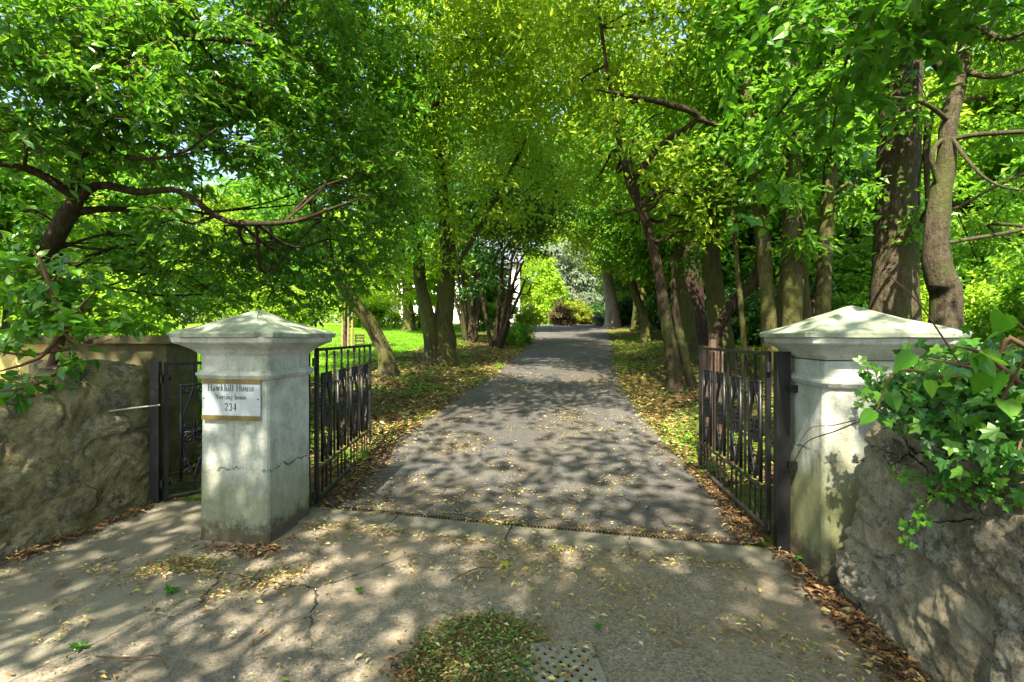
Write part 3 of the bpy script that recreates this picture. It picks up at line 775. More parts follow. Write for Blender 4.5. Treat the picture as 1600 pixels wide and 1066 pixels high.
# ------------------------------------------------------------------ sign with serif lettering
def arc(cx, cy, rx, ry, a0, a1, n=14):
    a = np.radians(np.linspace(a0, a1, n)); return [(cx + rx * math.cos(t), cy + ry * math.sin(t)) for t in a]
TK, TN, SF = 0.135, 0.055, 0.05
def st(pts, w): return (pts, w)
def serif(x, y, w=0.26): return ([(x - w / 2, y), (x + w / 2, y)], SF)
GL = {
 'H': (0.86, [st([(.18, 0), (.18, 1)], TK), st([(.68, 0), (.68, 1)], TK), st([(.18, .52), (.68, .52)], TN), serif(.18, .025, .34), serif(.68, .025, .34), serif(.18, .975, .34), serif(.68, .975, .34)]),
 'N': (0.86, [st([(.17, 0), (.17, 1)], TN), st([(.15, .98), (.68, .02)], TK), st([(.69, 0), (.69, 1)], TN), serif(.17, .025, .28), serif(.12, .975, .26), serif(.69, .975, .28)]),
 'a': (0.52, [st([(.36, .02), (.36, .45)] , TK), st(arc(.23, .47, .14, .17, 0, 165), TN), st(arc(.21, .16, .13, .15, 60, 300), TK * .8), st([(.36, .05), (.46, .03)], TN)]),
 'w': (0.72, [st([(.08, .62), (.23, .02)], TK * .9), st([(.23, .02), (.36, .58)], TN), st([(.36, .60), (.50, .02)], TK * .9), st([(.50, .02), (.64, .62)], TN), serif(.08, .63, .2), serif(.36, .63, .16), serif(.64, .63, .18)]),
 'k': (0.58, [st([(.15, 0), (.15, 1)], TK), st([(.17, .28), (.42, .62)], TN), st([(.25, .40), (.46, .02)], TK * .9), serif(.15, .025, .26), serif(.46, .025, .2), serif(.42, .63, .2), serif(.11, .975, .14)]),
 'h': (0.60, [st([(.15, 0), (.15, 1)], TK), st(arc(.30, .42, .15, .2, 160, 0), TN * 1.3), st([(.45, .42), (.45, 0)], TK), serif(.15, .025, .24), serif(.45, .025, .24), serif(.11, .975, .14)]),
 'i': (0.32, [st([(.16, 0), (.16, .63)], TK), st([(.16, .80), (.16, .92)], TK), serif(.16, .025, .24), serif(.12, .62, .14)]),
 'l': (0.32, [st([(.16, 0), (.16, 1)], TK), serif(.16, .025, .24), serif(.12, .975, .14)]),
 'o': (0.56, [st(arc(.28, .32, .19, .30, 30, 150), TN), st(arc(.28, .32, .19, .30, 130, 230), TK), st(arc(.28, .32, .19, .30, 210, 330), TN), st(arc(.28, .32, .19, .30, -50, 50), TK)]),
 'u': (0.60, [st([(.14, .63), (.14, .2)], TK), st(arc(.28, .2, .15, .17, 180, 330), TN * 1.3), st([(.44, 0), (.44, .63)], TK), serif(.10, .62, .14), serif(.40, .62, .14), serif(.48, .025, .14)]),
 's': (0.44, [st(arc(.22, .47, .13, .14, 20, 180), TN * 1.2), st([(.09, .46), (.16, .36), (.28, .28), (.35, .17)], TK * .9), st(arc(.22, .16, .13, .14, -180, 10), TN * 1.2)]),
 'e': (0.50, [st(arc(.26, .32, .17, .30, 0, 130), TN), st(arc(.26, .32, .17, .30, 120, 250), TK), st(arc(.26, .32, .17, .30, 240, 325), TN), st([(.1, .34), (.43, .34)], TN)]),
 'r': (0.42, [st([(.15, 0), (.15, .63)], TK), st(arc(.29, .45, .13, .15, 170, 50), TN * 1.3), serif(.15, .025, .26), serif(.11, .62, .14)]),
 'n': (0.60, [st([(.15, 0), (.15, .63)], TK), st(arc(.30, .42, .15, .2, 160, 0), TN * 1.3), st([(.45, .42), (.45, 0)], TK), serif(.15, .025, .24), serif(.45, .025, .24), serif(.11, .62, .14)]),
 'g': (0.54, [st(arc(.25, .42, .15, .19, 0, 360, 22), TK * .6), st([(.40, .55), (.50, .62)], TN), st(arc(.25, -.12, .17, .14, 0, 360, 22), TN * 1.3), st([(.14, .22), (.2, .08), (.4, .02)], TN)]),
 'm': (0.90, [st([(.15, 0), (.15, .63)], TK), st(arc(.29, .42, .14, .2, 160, 0), TN * 1.3), st([(.43, .42), (.43, 0)], TK), st(arc(.58, .42, .15, .2, 160, 0), TN * 1.3), st([(.73, .42), (.73, 0)], TK), serif(.15, .025, .22), serif(.43, .025, .22), serif(.73, .025, .22)]),
 '2': (0.60, [st(arc(.28, .72, .18, .25, 170, -30), TK * .8), st([(.43, .60), (.10, .05)], TN * 1.3), st([(.08, .05), (.50, .05)], TK * .8)]),
 '3': (0.60, [st(arc(.27, .74, .17, .22, 160, -80), TK * .8), st(arc(.26, .28, .20, .25, 85, -160), TK * .8)]),
 '4': (0.62, [st([(.38, 0), (.38, .98)], TK), st([(.38, .96), (.06, .30)], TN), st([(.06, .29), (.54, .29)], TN * 1.3), serif(.38, .025, .24)]),
 ' ': (0.30, [])}
def write(b, text, cx, z0, size, y, track=0.03):
    w = sum(GL[c][0] + track for c in text) * size
    x = cx - w / 2; lay = 0
    for ch in text:
        adv, strokes = GL[ch]
        for pts, wd in strokes:
            lay = (lay + 1) % 7
            p = np.array(pts, float); T = np.gradient(p, axis=0); T /= np.linalg.norm(T, axis=1)[:, None] + 1e-9
            Nn = np.stack([-T[:, 1], T[:, 0]], 1) * wd / 2
            a = p + Nn; c = p - Nn; n = len(p); yy = y - lay * 0.00012
            v = np.vstack([np.stack([x + q[:, 0] * size, np.full(n, yy), z0 + q[:, 1] * size], 1) for q in (a, c)])
            i = np.arange(n - 1); b.add(v, np.stack([i, i + n, i + n + 1, i + 1], 1))
        x += (adv + track) * size
sg = empty('house_sign', PL, RZ)
tag(sg, 'white and gold sign with dark lettering screwed to the left pillar', 'sign')
yf = -0.279
b = MB(); b.box((-0.002, yf - 0.006, 1.043), (0.462, 0.012, 0.292)); b.build('board', M['signwhite'], sg, smooth=False)
for zz in (1.173, 0.912):
    b = MB(); b.box((-0.002, yf - 0.0140, zz), (0.466, 0.004, 0.034)); b.build('gold_strip', M['signgold'], sg, smooth=False)
for txt, z0, s in (('Hawkhill House', 1.105, 0.0475), ('Nursing home', 1.046, 0.036), ('234', 0.965, 0.053)):
    b = MB(); write(b, txt, 0.0, z0, s, yf - 0.0145); b.build('lettering', M['signink'], sg, smooth=False)
for xx in (-0.218, 0.214):
    b = MB(); b.tube([(xx, yf - 0.010, 1.05), (xx, yf - 0.016, 1.05)], 0.005, 8); b.build('screw', M['iron'], sg)

# ------------------------------------------------------------------ iron gates
def spiral(cx, cz, r0, turns, a0, d=1, n=26):
    out = []
    for t in np.linspace(0, 1, n):
        a = a0 + d * t * turns * 2 * math.pi; r = r0 * (1 - 0.80 * t)
        out.append((cx + r * math.cos(a), 0, cz + r * math.sin(a)))
    return out
def scroll_panel(xc, w, z0, z1):
    """two uprights, crossing diamond bars and scrolls between them"""
    b = MB(); r = 0.013; h = w / 2
    for s in (-1, 1): b.box((xc + s * h, 0, (z0 + z1) / 2), (0.022, 0.022, z1 - z0))
    b.box((xc, 0, z1 - 0.002), (w + 0.022, 0.021, 0.018))
    zm = (z0 + z1) / 2; Lh = z1 - z0
    for s in (-1, 1):
        pts = [(xc, 0, z1 - .01), (xc + s * h * .25, 0, z1 - Lh * .12), (xc + s * h * .85, 0, zm + Lh * .16), (xc + s * h * .88, 0, zm), (xc + s * h * .80, 0, zm - Lh * .18), (xc + s * h * .25, 0, z0 + Lh * .12), (xc, 0, z0)]
        p, rr = spline(pts, [r] * 7, 0.03); b.tube(p, r, 5)
        b.tube(spiral(xc + s * h * .52, z1 - .045, .036, 1.25, math.pi / 2, -s), r * .85, 5)
        for dz, sg_ in ((.052, 1), (-.052, -1)):
            b.tube(spiral(xc + s * h * .42, zm + dz, .040, 1.2, -sg_ * math.pi / 2, s * sg_), r * .85, 5)
        b.tube(spiral(xc + s * h * .48, z0 + .075, .036, 1.2, -math.pi / 2, s), r * .85, 5)
        b.tube(spiral(xc + s * h * .5, z0 + .17, .03, 1.2, math.pi / 2, -s), r * .8, 5)
    b.tube([(xc, 0, zm + .10), (xc, 0, zm - .10)], r, 5)
    b.box((xc, 0, zm), (w * .86, .018, .018)); 
    for k in range(6):
        a = k * math.pi / 3
        b.tube([(xc, -.006, zm), (xc + .034 * math.cos(a), -.006, zm + .034 * math.sin(a))], [.016, .008], 5)
    return b
def leaf_gate(t, L, top, bottom, npan, ztop_pan, zbot_pan, worn=False, pw=0.20):
    fr = M['iron']
    b = MB()
    b.box((0.016, 0, (top + bottom) / 2 - .01), (0.032, 0.032, top - bottom + 0.03)); b.box((L - .014, 0, (top + bottom) / 2), (0.026, 0.026, top - bottom))
    b.box((L / 2, 0, top - 0.013), (L - .06, 0.024, 0.026))
    b.build('frame', fr, t, smooth=False)
    b = MB(); b.tube([(0.034, 0, bottom + 0.02), (L - .03, 0, bottom + 0.02)], 0.019, 8); b.build('bottom_rail', M['iron_worn'], t)
    b = MB(); b.box((L / 2, 0, zbot_pan - 0.035), (L - .06, 0.014, 0.02)); b.build('middle_rail', fr, t, smooth=False)
    pitch = (L - 0.10) / npan
    for k in range(npan):
        xc = 0.05 + pitch * (k + .5)
        scroll_panel(xc, pw, zbot_pan, ztop_pan).build('scroll_panel', M['iron'], t)
        for q in (-1, 1):
            b = MB(); x0 = xc + q * pw / 2; x1 = xc + q * pitch / 2
            b.box(((x0 + x1) / 2 + q * .003, .0, ztop_pan - .10), (abs(x1 - x0) - .012, .008, .014)); b.build('tie_rail', M['iron_worn'], t, smooth=False)
        b = MB(); b.box((xc, 0, (ztop_pan + top) / 2 - .005), (0.016, 0.016, top - ztop_pan - .02)); b.build('bar', fr, t, smooth=False)
        for q in ((-1,) if k else ()):
            b = MB(); b.box((xc - pitch / 2, 0, (top + zbot_pan) / 2 - .03), (0.017, 0.016, top - zbot_pan - .01)); b.build('bar', fr, t, smooth=False)
        for q in (-1, 0, 1):
            b = MB(); b.box((xc + q * pw / 2, 0, (zbot_pan - .045 + bottom + .03) / 2), (0.013, 0.013, zbot_pan - bottom - .085)); b.build('bar', fr, t, smooth=False)
def hinge(x, y, z, parent, d):
    b = MB(); b.tube([(x, y, z - .035), (x, y, z + .035)], .017, 8); b.box((x + d * .035, y, z), (.07, .018, .03)); b.build('hinge', M['iron'], parent)
def post(name, loc, h, w, label, rz):
    t = empty(name, loc, rz); tag(t, label, 'post', 'square iron gate posts')
    b = MB(); b.box((0, 0, h / 2 - .03), (w, w * .8, h + .06)); b.build('upright', M['iron'], t, smooth=False)
    b = MB(); b.box((0, 0, h + .003), (w + .008, w * .8 + .008, .007)); b.build('top_plate', M['iron'], t, smooth=False)
    return t
# left leaf, swung inwards
p = post('gate_post', (-1.735, 4.02, 0), 1.39, .085, 'black square post on the inner side of the signed pillar', RZ)
b = MB(); b.box((-.07, -.05, 1.17), (.09, .03, .045)); b.build('bracket', M['iron'], p, smooth=False)
b = MB(); b.box((-.07, -.05, .47), (.09, .03, .045)); b.build('bracket', M['iron'], p, smooth=False)
ang = math.atan2(5.84 - 4.08, -1.715 + 1.655)
t = empty('iron_gate', (-1.655, 4.08, 0), ang)
tag(t, 'left leaf of the open drive gates, black scrolled iron', 'gate', 'open scrolled iron drive gates')
leaf_gate(t, 1.77, 1.395, 0.105, 4, 1.17, .40, False, .21)
for z in (1.28, .16): hinge(-.018, 0.01, z, t, 1)
# right leaf
p = post('gate_post', (1.868, 3.345, 0), 1.385, .085, 'black square post against the algae stained pillar', RZ)
b = MB(); b.box((.05, -.05, 1.14), (.06, .03, .05)); b.build('bracket', M['iron'], p, smooth=False)
b = MB(); b.box((.05, -.05, .62), (.06, .03, .05)); b.build('bracket', M['iron'], p, smooth=False)
ang = math.atan2(5.06 - 3.44, 1.985 - 1.845)
t = empty('iron_gate', (1.83, 3.44, 0), ang)
tag(t, 'right leaf of the open drive gates, worn scrolled iron', 'gate', 'open scrolled iron drive gates')
leaf_gate(t, 1.63, 1.385, 0.105, 4, 1.16, .42, True, .20)
for z in (1.28, .16): hinge(-.018, 0.01, z, t, 1)
# little gate
p = post('gate_post', (-3.115, 4.225, 0), 1.27, .07, 'black post between the mossy rubble wall and the small gate', R(10))
ang = math.atan2(.52, .53)
t = empty('side_gate', (-3.055, 4.24, 0), ang)
tag(t, 'narrow black scrolled iron pedestrian gate beside the left wall', 'gate')
leaf_gate(t, 0.80, 1.265, 0.06, 2, 1.06, .20, False, .20)
for z in (1.12, .2): hinge(-.016, 0.01, z, t, 1)
b = MB(); a = P(152, 645, 3.86); c = P(250, 633, 4.12); b.tube([a, (a + c) / 2 + [0, 0, .002], c], .007, 6)
tag(b.build('metal_rod', M['rod']), 'thin pale rod sticking out across the black post of the small gate', 'rod')
# wire tied round the right pillar's neck
b = MB(); v = []
w = 0.292
for sx_, sy_ in ((-w, .20), (-w, -w), (w, -w), (w, .2)):
    c, s = math.cos(RZ), math.sin(RZ); v.append((PR[0] + sx_ * c - sy_ * s, PR[1] + sx_ * s + sy_ * c, 1.352 + random.uniform(-.004, .004)))
for a, c in zip(v[:-1], v[1:]): b.tube([a, c], .003, 5)
b.tube([v[0], (1.85, 3.40, 1.30)], .003, 5)
tag(b.build('tie_wire', M['iron']), 'thin dark wire tied round the neck of the right pillar', 'wire')

# ------------------------------------------------------------------ leaves and trees
LEAF = {
 'diamond': (np.array([[0, 0, 0], [.45, .5, .10], [1, 0, -.12], [.45, -.5, .10]]), np.array([[0, 1, 2], [0, 2, 3]])),
 'oval': (np.array([[0, 0, 0], [.25, .38, .07], [.62, .42, .05], [1.0, 0, -.14], [.62, -.42, .05], [.25, -.38, .07]]), np.array([[0, 1, 2], [0, 2, 3], [0, 3, 4], [0, 4, 5]])),
 'heart': (np.array([[.08, 0, 0], [-.04, .26, .03], [.18, .50, .06], [.52, .46, .05], [.82, .2, -.03], [1.06, 0, -.12], [.82, -.2, -.03], [.52, -.46, .05], [.18, -.50, .06], [-.04, -.26, .03]]),
           np.array([[0, 1, 2], [0, 2, 3], [0, 3, 4], [0, 4, 5], [0, 5, 6], [0, 6, 7], [0, 7, 8], [0, 8, 9]])),
 'ivy': (np.array([[.1, 0, 0], [0, .25, .02], [.10, .55, .03], [.36, .30, .04], [.62, .42, .02], [.68, .16, .02], [1.0, 0, -.08], [.68, -.16, .02], [.62, -.42, .02], [.36, -.30, .04], [.10, -.55, .03], [0, -.25, .02]]),
         np.array([[0, i, i + 1] for i in range(1, 11)])),
}
def add_leaves(b, pos, d, nrm, L, W, shape='diamond', m=0):
    tv, tf = LEAF[shape]
    d = d / (np.linalg.norm(d, axis=1)[:, None] + 1e-9)
    s = np.cross(nrm, d); s /= np.linalg.norm(s, axis=1)[:, None] + 1e-9
    n = np.cross(d, s)
    L = np.broadcast_to(L, (len(pos),)); W = np.broadcast_to(W, (len(pos),))
    v = pos[:, None, :] + tv[None, :, 0:1] * d[:, None, :] * L[:, None, None] + tv[None, :, 1:2] * s[:, None, :] * W[:, None, None] + tv[None, :, 2:3] * n[:, None, :] * L[:, None, None]
    k = len(tv)
    f = (tf[None] + (np.arange(len(pos)) * k)[:, None, None]).reshape(-1, 3)
    b.add(v.reshape(-1, 3), f, m)

def foliage(b, clumps, rc, n, L, shape='diamond', ratio=0.5, up=1.0, droop=0.35, seed=0, m=0, flat=0.5):
    """sprays of leaves: n leaves round every clump centre"""
    r = np.random.default_rng(seed)
    K = len(clumps)
    if K == 0: return
    c = np.repeat(np.asarray(clumps), n, axis=0); N = len(c)
    tiltK = np.repeat(r.normal(0, .35, (K, 2)), n, axis=0)
    o = r.normal(0, 1, (N, 3)) * [.55, .55, .55 * flat] * rc
    o[:, 2] += (o[:, :2] * tiltK).sum(1)
    d = o * [1, 1, .5] + r.normal(0, .55, (N, 3)) * rc; d[:, 2] -= droop * rc
    nr = r.normal(0, .55, (N, 3)); nr[:, 2] += up
    nr[:, :2] -= tiltK * .7
    s = L * r.uniform(.6, 1.25, N)
    add_leaves(b, c + o, d, nr, s, s * ratio * r.uniform(.85, 1.15, N), shape, m)

DN, DS, DL = 1.45, .86, 1.32         # how densely the crowns are leaved
def sprays(b, clumps, rc, n, L, shape, ratio, seed, per=9):
    """leaves set alternately along drooping twigs; returns the twigs"""
    r = np.random.default_rng(seed); T = max(2, int(round(n / per)))
    c = np.repeat(np.asarray(clumps), T, axis=0); K = len(c)
    a = r.uniform(0, 6.28, K); dirn = np.stack([np.cos(a), np.sin(a), r.normal(-.15, .35, K)], 1); dirn /= np.linalg.norm(dirn, axis=1)[:, None]
    ln = rc * r.uniform(.8, 1.9, K); st = c + r.normal(0, .32, (K, 3)) * rc - dirn * ln[:, None] * .3
    sag = rc * r.uniform(.05, .45, K)
    pt = lambda t: st + dirn * ln[:, None] * t[:, None] - np.stack([0 * t, 0 * t, sag * t * t], 1)
    side = np.cross(dirn, [0, 0, 1.0]); side /= np.linalg.norm(side, axis=1)[:, None] + 1e-9
    for j in range(per):
        t = np.full(K, (j + .8) / per) + r.normal(0, .03, K); p = pt(t); s = 1 if j % 2 else -1
        d = dirn * (.75 if j < per - 1 else 1.4) + side * s * r.uniform(.35, 1.0, K)[:, None] + r.normal(0, .22, (K, 3)); d[:, 2] -= r.uniform(.0, .75, K)
        nr = np.array([0, 0, 1.0]) + r.normal(0, .42, (K, 3)) - side * s * .25
        sz = L * r.uniform(.45, 1.3, K) * (1 - .35 * abs(j / per - .5))
        keepm = r.random(K) < .92
        add_leaves(b, p[keepm], d[keepm], nr[keepm], sz[keepm], (sz * ratio * r.uniform(.8, 1.2, K))[keepm], shape)
    z0 = np.zeros(K)
    return [np.array(q) for q in zip(pt(z0), pt(z0 + .35), pt(z0 + .7), pt(z0 + 1.0))]

def crown_points(blobs, spacing, r, hollow=0.35):
    pts = []; which = []
    for i, bl in enumerate(blobs):
        x, y, z, rx, ry, rz = bl
        n = max(3, int(4.19 * rx * ry * rz / spacing ** 3 * .62))
        q = r.normal(0, 1, (n, 3)); q /= np.linalg.norm(q, axis=1)[:, None]
        rad = (hollow ** 3 + (1 - hollow ** 3) * r.random(n)) ** (1 / 3) * (1 + .18 * r.normal(0, 1, n))
        q = q * rad[:, None] * [rx, ry, rz] + [x, y, z]
        pts.append(q); which += [i] * n
    return np.concatenate(pts), np.array(which)

def tree(name, label, trunk, tr, blobs, leafm, barkm, spacing=.5, n=40, L=.08, shape='diamond', ratio=.5, seed=1, limb_r=.06, group=None,
         rough=.10, extra=(), keep=None, twig_frac=0.5, cat='tree', flat=.5, hollow=.35, droop=.35, sides=12, from_top=0.25, spray=False):
    """trunk: points; tr: radii; blobs: (x,y,z,r) or (x,y,z,rx,ry,rz) leaf masses each reached by a limb"""
    r = np.random.default_rng(seed)
    n = int(n * DN); spacing = spacing * DS; L = L * (DL if shape == 'diamond' else 1.0)
    base = np.array(trunk[0], float)
    root = empty(name, base.tolist()); tag(root, label, cat, group)
    p, rr = spline(trunk, tr, 0.10)
    b = MB()
    # root flare
    h = np.linalg.norm(p - p[0], axis=1)
    rr = rr * (1 + .55 * np.exp(-h / (tr[0] * 2.0)))
    b.tube(p, rr, sides, rough, True, seed)
    for pts_, rad_ in extra:
        q, qr = spline(pts_, rad_, .08); b.tube(q, qr, 8, rough, True, seed + 3)
    blobs = [bl if len(bl) == 6 else (*bl[:3], bl[3], bl[3], bl[3] * .8) for bl in blobs]
    ln = np.concatenate([[0], np.cumsum(np.linalg.norm(np.diff(p, axis=0), axis=1))]); ln /= ln[-1]
    pts, which = crown_points(blobs, spacing, r, hollow) if blobs else (np.zeros((0, 3)), np.zeros(0, int))
    if keep is not None and len(pts):
        k = keep(pts); pts = pts[k]; which = which[k]
    src = [p] + [spline(a, c, .1)[0] for a, c in extra]
    cut = [slice(int(len(s_) * from_top), len(s_) if k_ == 0 else int(len(s_) * .78)) for k_, s_ in enumerate(src)]
    allsrc = np.concatenate([s_[c_] for s_, c_ in zip(src, cut)]); allr = np.concatenate([np.interp(np.linspace(0, 1, len(s_)), np.linspace(0, 1, len(q_)), q_)[c_] for s_, q_, c_ in zip(src, [rr] + [np.array(spline(a, c, .1)[1]) for a, c in extra], cut)])
    for i, bl in enumerate(blobs):
        c = np.array(bl[:3])
        d = np.linalg.norm((allsrc - c) * [1, 1, 1.2], axis=1) + np.maximum(0, allsrc[:, 2] - c[2]) * 1.5
        j = int(np.argmin(d)); a = allsrc[j]
        lr = min(limb_r, allr[j] * .7)
        if np.linalg.norm(c - a) > .25:
            D_ = np.linalg.norm(c - a); m1 = a * .7 + c * .3 + r.normal(0, .09, 3) * D_ + [0, 0, -.02 * D_]; mid = a * .35 + c * .65 + r.normal(0, .09, 3) * D_ + [0, 0, .10 * D_]
            lp, lrr = spline([a, m1, mid, c, c + (c - mid) * .35], [lr, lr * .8, lr * .55, lr * .3, lr * .12], .12)
            b.tube(lp, lrr, 6, rough, False, seed + i)
        else: lp = np.array([a, c])
        mine = pts[which == i]
        if len(mine) and twig_frac > 0:
            for q in mine[r.random(len(mine)) < twig_frac]:
                s_ = lp[int(r.uniform(.25, 1) * (len(lp) - 1))]
                mm = (s_ + q) / 2 + r.normal(0, .12, 3) * np.linalg.norm(q - s_)
                w = max(.004, lr * .16)
                b.tube(np.array([s_, (s_ + mm) / 2 + r.normal(0, .03, 3), mm, q]), [w, w * .8, w * .6, w * .3], 3, 0, False)
    b.build('trunk', barkm, root, loc=base)
    root.children[0].location = (0, 0, 0)
    if len(pts):
        b = MB()
        if spray:
            tw = sprays(b, pts, spacing * .85, n, L, shape, ratio, seed + 5)
            b2 = MB()
            for q in tw: b2.tube(q, [.004, .0035, .0028, .0015], 3, 0, False)
            o = b2.build('twigs', M['twig'], root, loc=base); o.location = (0, 0, 0)
        else: foliage(b, pts, spacing * .72, n, L, shape, ratio, seed=seed + 5, flat=flat, droop=droop)
        o = b.build('crown', leafm, root, loc=base, smooth=False); o.location = (0, 0, 0)
    return root

def G(px, Z, dz=-0.05):
    """a point on the terrain under photograph column px at distance Z"""
    x = (px - 800) / FPX * Z
    return np.array([x, Z, Hs(x, Z) + dz])
def B(px, py, Z, r, ry=None, rz=None):
    q = P(px, py, Z); return (*q, r, ry or r, rz or r * .8)
def clear_drive(pts):
    """headroom kept over the drive"""
    x, y, z = pts.T
    c = (edge_l(y) + edge_r(y)) / 2
    near = np.abs(x - c) < np.interp(y, [3, 10, 30], [2.0, 2.1, 2.6])
    low = z < slope(y) + np.interp(y, [4, 8, 14, 20, 30, 40], [3.6, 3.7, 3.4, 3.1, 3.2, 3.6])
    return ~(near & low)

# -- the near laurel whose boughs hang over the left wall
tk = [(-6.3, 5.0, 0.2), P(-120, 500, 5.0), P(0, 442, 4.9), P(60, 408, 4.85), P(98, 350, 4.8), P(118, 312, 4.8), P(120, 240, 4.9), P(100, 120, 5.0), P(90, -60, 5.2)]
ex = [([P(106, 330, 4.8), P(150, 290, 4.75), P(215, 300, 4.7), P(278, 298, 4.6), P(320, 326, 4.6), P(352, 345, 4.6), P(400, 350, 4.6), P(465, 345, 4.6), P(520, 325, 4.6), P(580, 305, 4.7)], [.055, .040, .034, .031, .029, .027, .024, .020, .014, .007]),
      ([P(100, 335, 4.8), P(150, 328, 4.9), P(205, 327, 5.1), P(300, 330, 5.5), P(380, 350, 6)], [.045, .036, .028, .02, .01]),
      ([P(110, 250, 4.9), P(160, 235, 4.7), P(210, 248, 4.5), P(280, 240, 4.3), P(340, 200, 4.2)], [.03, .024, .02, .014, .007]),
      ([P(110, 160, 5), P(200, 90, 4.8), P(290, 60, 4.6), P(400, 70, 4.6)], [.06, .045, .03, .015]),
      ([P(125, 312, 4.8), P(40, 262, 4.5), P(-60, 250, 4.3)], [.05, .04, .03])]
bl = [B(30, 60, 4.2, .75), B(160, 110, 4.3, .7), B(60, 210, 4.4, .6), B(250, 60, 4.8, .75), B(300, 190, 4.7, .6), B(200, 220, 5.0, .55), B(400, 110, 5.2, .75), B(410, 240, 5.2, .5),
      B(500, 200, 5.6, .7), B(520, 300, 5.6, .42), B(590, 270, 6.0, .6), B(340, 410, 5.7, .42), B(230, 405, 5.2, .38), B(430, 410, 6.0, .55), B(520, 400, 6.4, .5), B(40, 330, 4.7, .35), B(-30, 400, 4.7, .5),
      B(300, 455, 6.2, .35), B(400, 455, 6.4, .35), B(600, 370, 6.8, .5), B(130, 20, 5.4, .8), B(480, 20, 5.4, .8), B(60, 480, 5.3, .3), B(150, 380, 5.3, .3), B(250, 350, 4.5, .22), B(250, 445, 5.8, .34), B(350, 470, 6.4, .34), B(470, 465, 6.8, .36), B(540, 450, 7.2, .4), B(620, 300, 6.6, .45), B(280, 390, 5.2, .3), B(360, 380, 5.4, .3), B(440, 390, 5.6, .3), B(170, 430, 5.0, .28), B(520, 350, 5.8, .3), B(315, 285, 6.0, .38), B(270, 270, 6.3, .35)]
tree('laurel_tree', 'dark laurel leaning in from the far left with a long bare bough', tk, [.14, .12, .10, .095, .085, .07, .05, .04, .02], bl, M['laurel'], M['bark_dark'], spacing=.29, n=37, L=.105, shape='oval', ratio=.46, seed=21, limb_r=.018, extra=ex, twig_frac=.35, flat=.6, rough=.2, sides=14, spray=True)

# -- leaning mossy tree behind the left gate
tk = [G(605, 9.6), P(604, 560, 9.6), P(590, 528, 9.6), P(575, 500, 9.5), P(552, 472, 9.4), P(532, 440, 9.3), P(517, 405, 9.2), P(500, 350, 9), P(470, 260, 8.8), P(440, 150, 8.6)]
bl = [(-3, 5, 7.5, 1.4), (-1.5, 3.4, 8, 1.4), (-3.8, 8, 7.8, 1.5), B(470, 150, 8.6, 1.3), B(560, 120, 9, 1.2), B(420, 280, 8.5, .9), B(520, 260, 9, .9), B(600, 220, 9.5, 1.1), B(360, 120, 9, 1.2), B(470, 380, 9, .6), B(620, 350, 9.6, .7), B(580, 30, 9, 1.2)]  # leading leaf masses are added high up to shade the ground below
tree('leaning_tree', 'mossy bare trunk leaning left behind the left gate leaf', tk, [.15, .145, .14, .14, .13, .12, .11, .10, .08, .04], bl, M['laurel'], M['bark_moss'], spacing=.45, n=28, L=.13, shape='oval', seed=22, limb_r=.05, keep=clear_drive)

# -- twin-stemmed ivied tree left of the drive
Z0 = 11.4
tk = [G(694, Z0), P(694, 560, Z0), P(692, 520, Z0), P(696, 470, Z0), P(700, 400, Z0), P(690, 300, Z0), P(680, 180, 11), P(690, 40, 11), P(700, -60, 11)]
ex = [([G(676, 11.2), P(674, 540, 11.2), P(668, 500, 11.2), P(660, 460, 11.2), P(655, 420, 11.2), P(640, 340, 11), P(600, 220, 11)], [.20, .19, .18, .16, .14, .11, .05]),
      ([P(700, 440, Z0), P(735, 380, 11.5), P(780, 300, 11.8), P(830, 200, 12)], [.08, .06, .045, .02])]
bl = [(-1, 8, 8.8, 1.7), (-.5, 11, 9.4, 1.6), (.4, 5.8, 9.2, 1.2), (1, 13.5, 9.2, 1.5), (-.2, 8.4, 10.2, 1.3), B(695, 375, 10.8, .5), B(690, 310, 10.7, .6), B(650, 420, 10.8, .38), B(720, 425, 10.9, .35), B(700, 250, 10.2, .6), B(745, 380, 11.4, .5), B(620, 390, 10.6, .45), B(760, 250, 11, .8), B(620, 60, 10, 1.5), B(700, 140, 11, 1.6), B(640, 240, 10.6, 1.3), B(770, 60, 11, 1.6), B(700, 330, 11.4, .9), B(800, 190, 12, 1.5), B(570, 150, 10, 1.2), B(860, 90, 12, 1.6), B(780, 320, 12.4, 1.0), B(700, 395, 11.3, .55), B(655, 400, 11, .5),  # masses in plain coordinates added overhead to dapple the drive
      B(730, -20, 11, 1.6), B(860, 260, 13, 1.2)]
tree('ivied_tree', 'thick twin-stemmed pale mossy tree left of the drive', tk, [.28, .25, .22, .20, .17, .13, .10, .07, .03], bl, M['canopy'], M['bark_moss'], spacing=.52, n=22, L=.145, shape='oval', seed=23, limb_r=.07, extra=ex, keep=clear_drive, rough=.22, sides=16)

# -- bushy many-stemmed trees behind it
def multistem(name, label, cx, Z, nst, bl, seed, lean=.16, **kw):
    r = np.random.default_rng(seed)
    g0 = G(cx, Z); ex = []
    for k in range(nst):
        a = r.uniform(0, 6.28); hgt = r.uniform(2.2, 3.6); sp = r.uniform(.5, 1.3)
        s0 = g0 + [math.cos(a) * .16, math.sin(a) * .16, 0]
        ex.append(([s0, s0 + [math.cos(a) * sp * .3 + r.normal(0, .06), math.sin(a) * sp * .3, hgt * .35], s0 + [math.cos(a) * sp * .55 + r.normal(0, .12), math.sin(a) * sp * .6, hgt * .7], s0 + [math.cos(a) * sp, math.sin(a) * sp, hgt]], [.075, .06, .05, .03]))
    return tree(name, label, [g0, g0 + [lean * .2, 0, .9], g0 + [lean, 0, 2.0], g0 + [lean * 1.5, 0, 3.4]], [.11, .09, .08, .04], bl, seed=seed, extra=ex, keep=clear_drive, **kw)
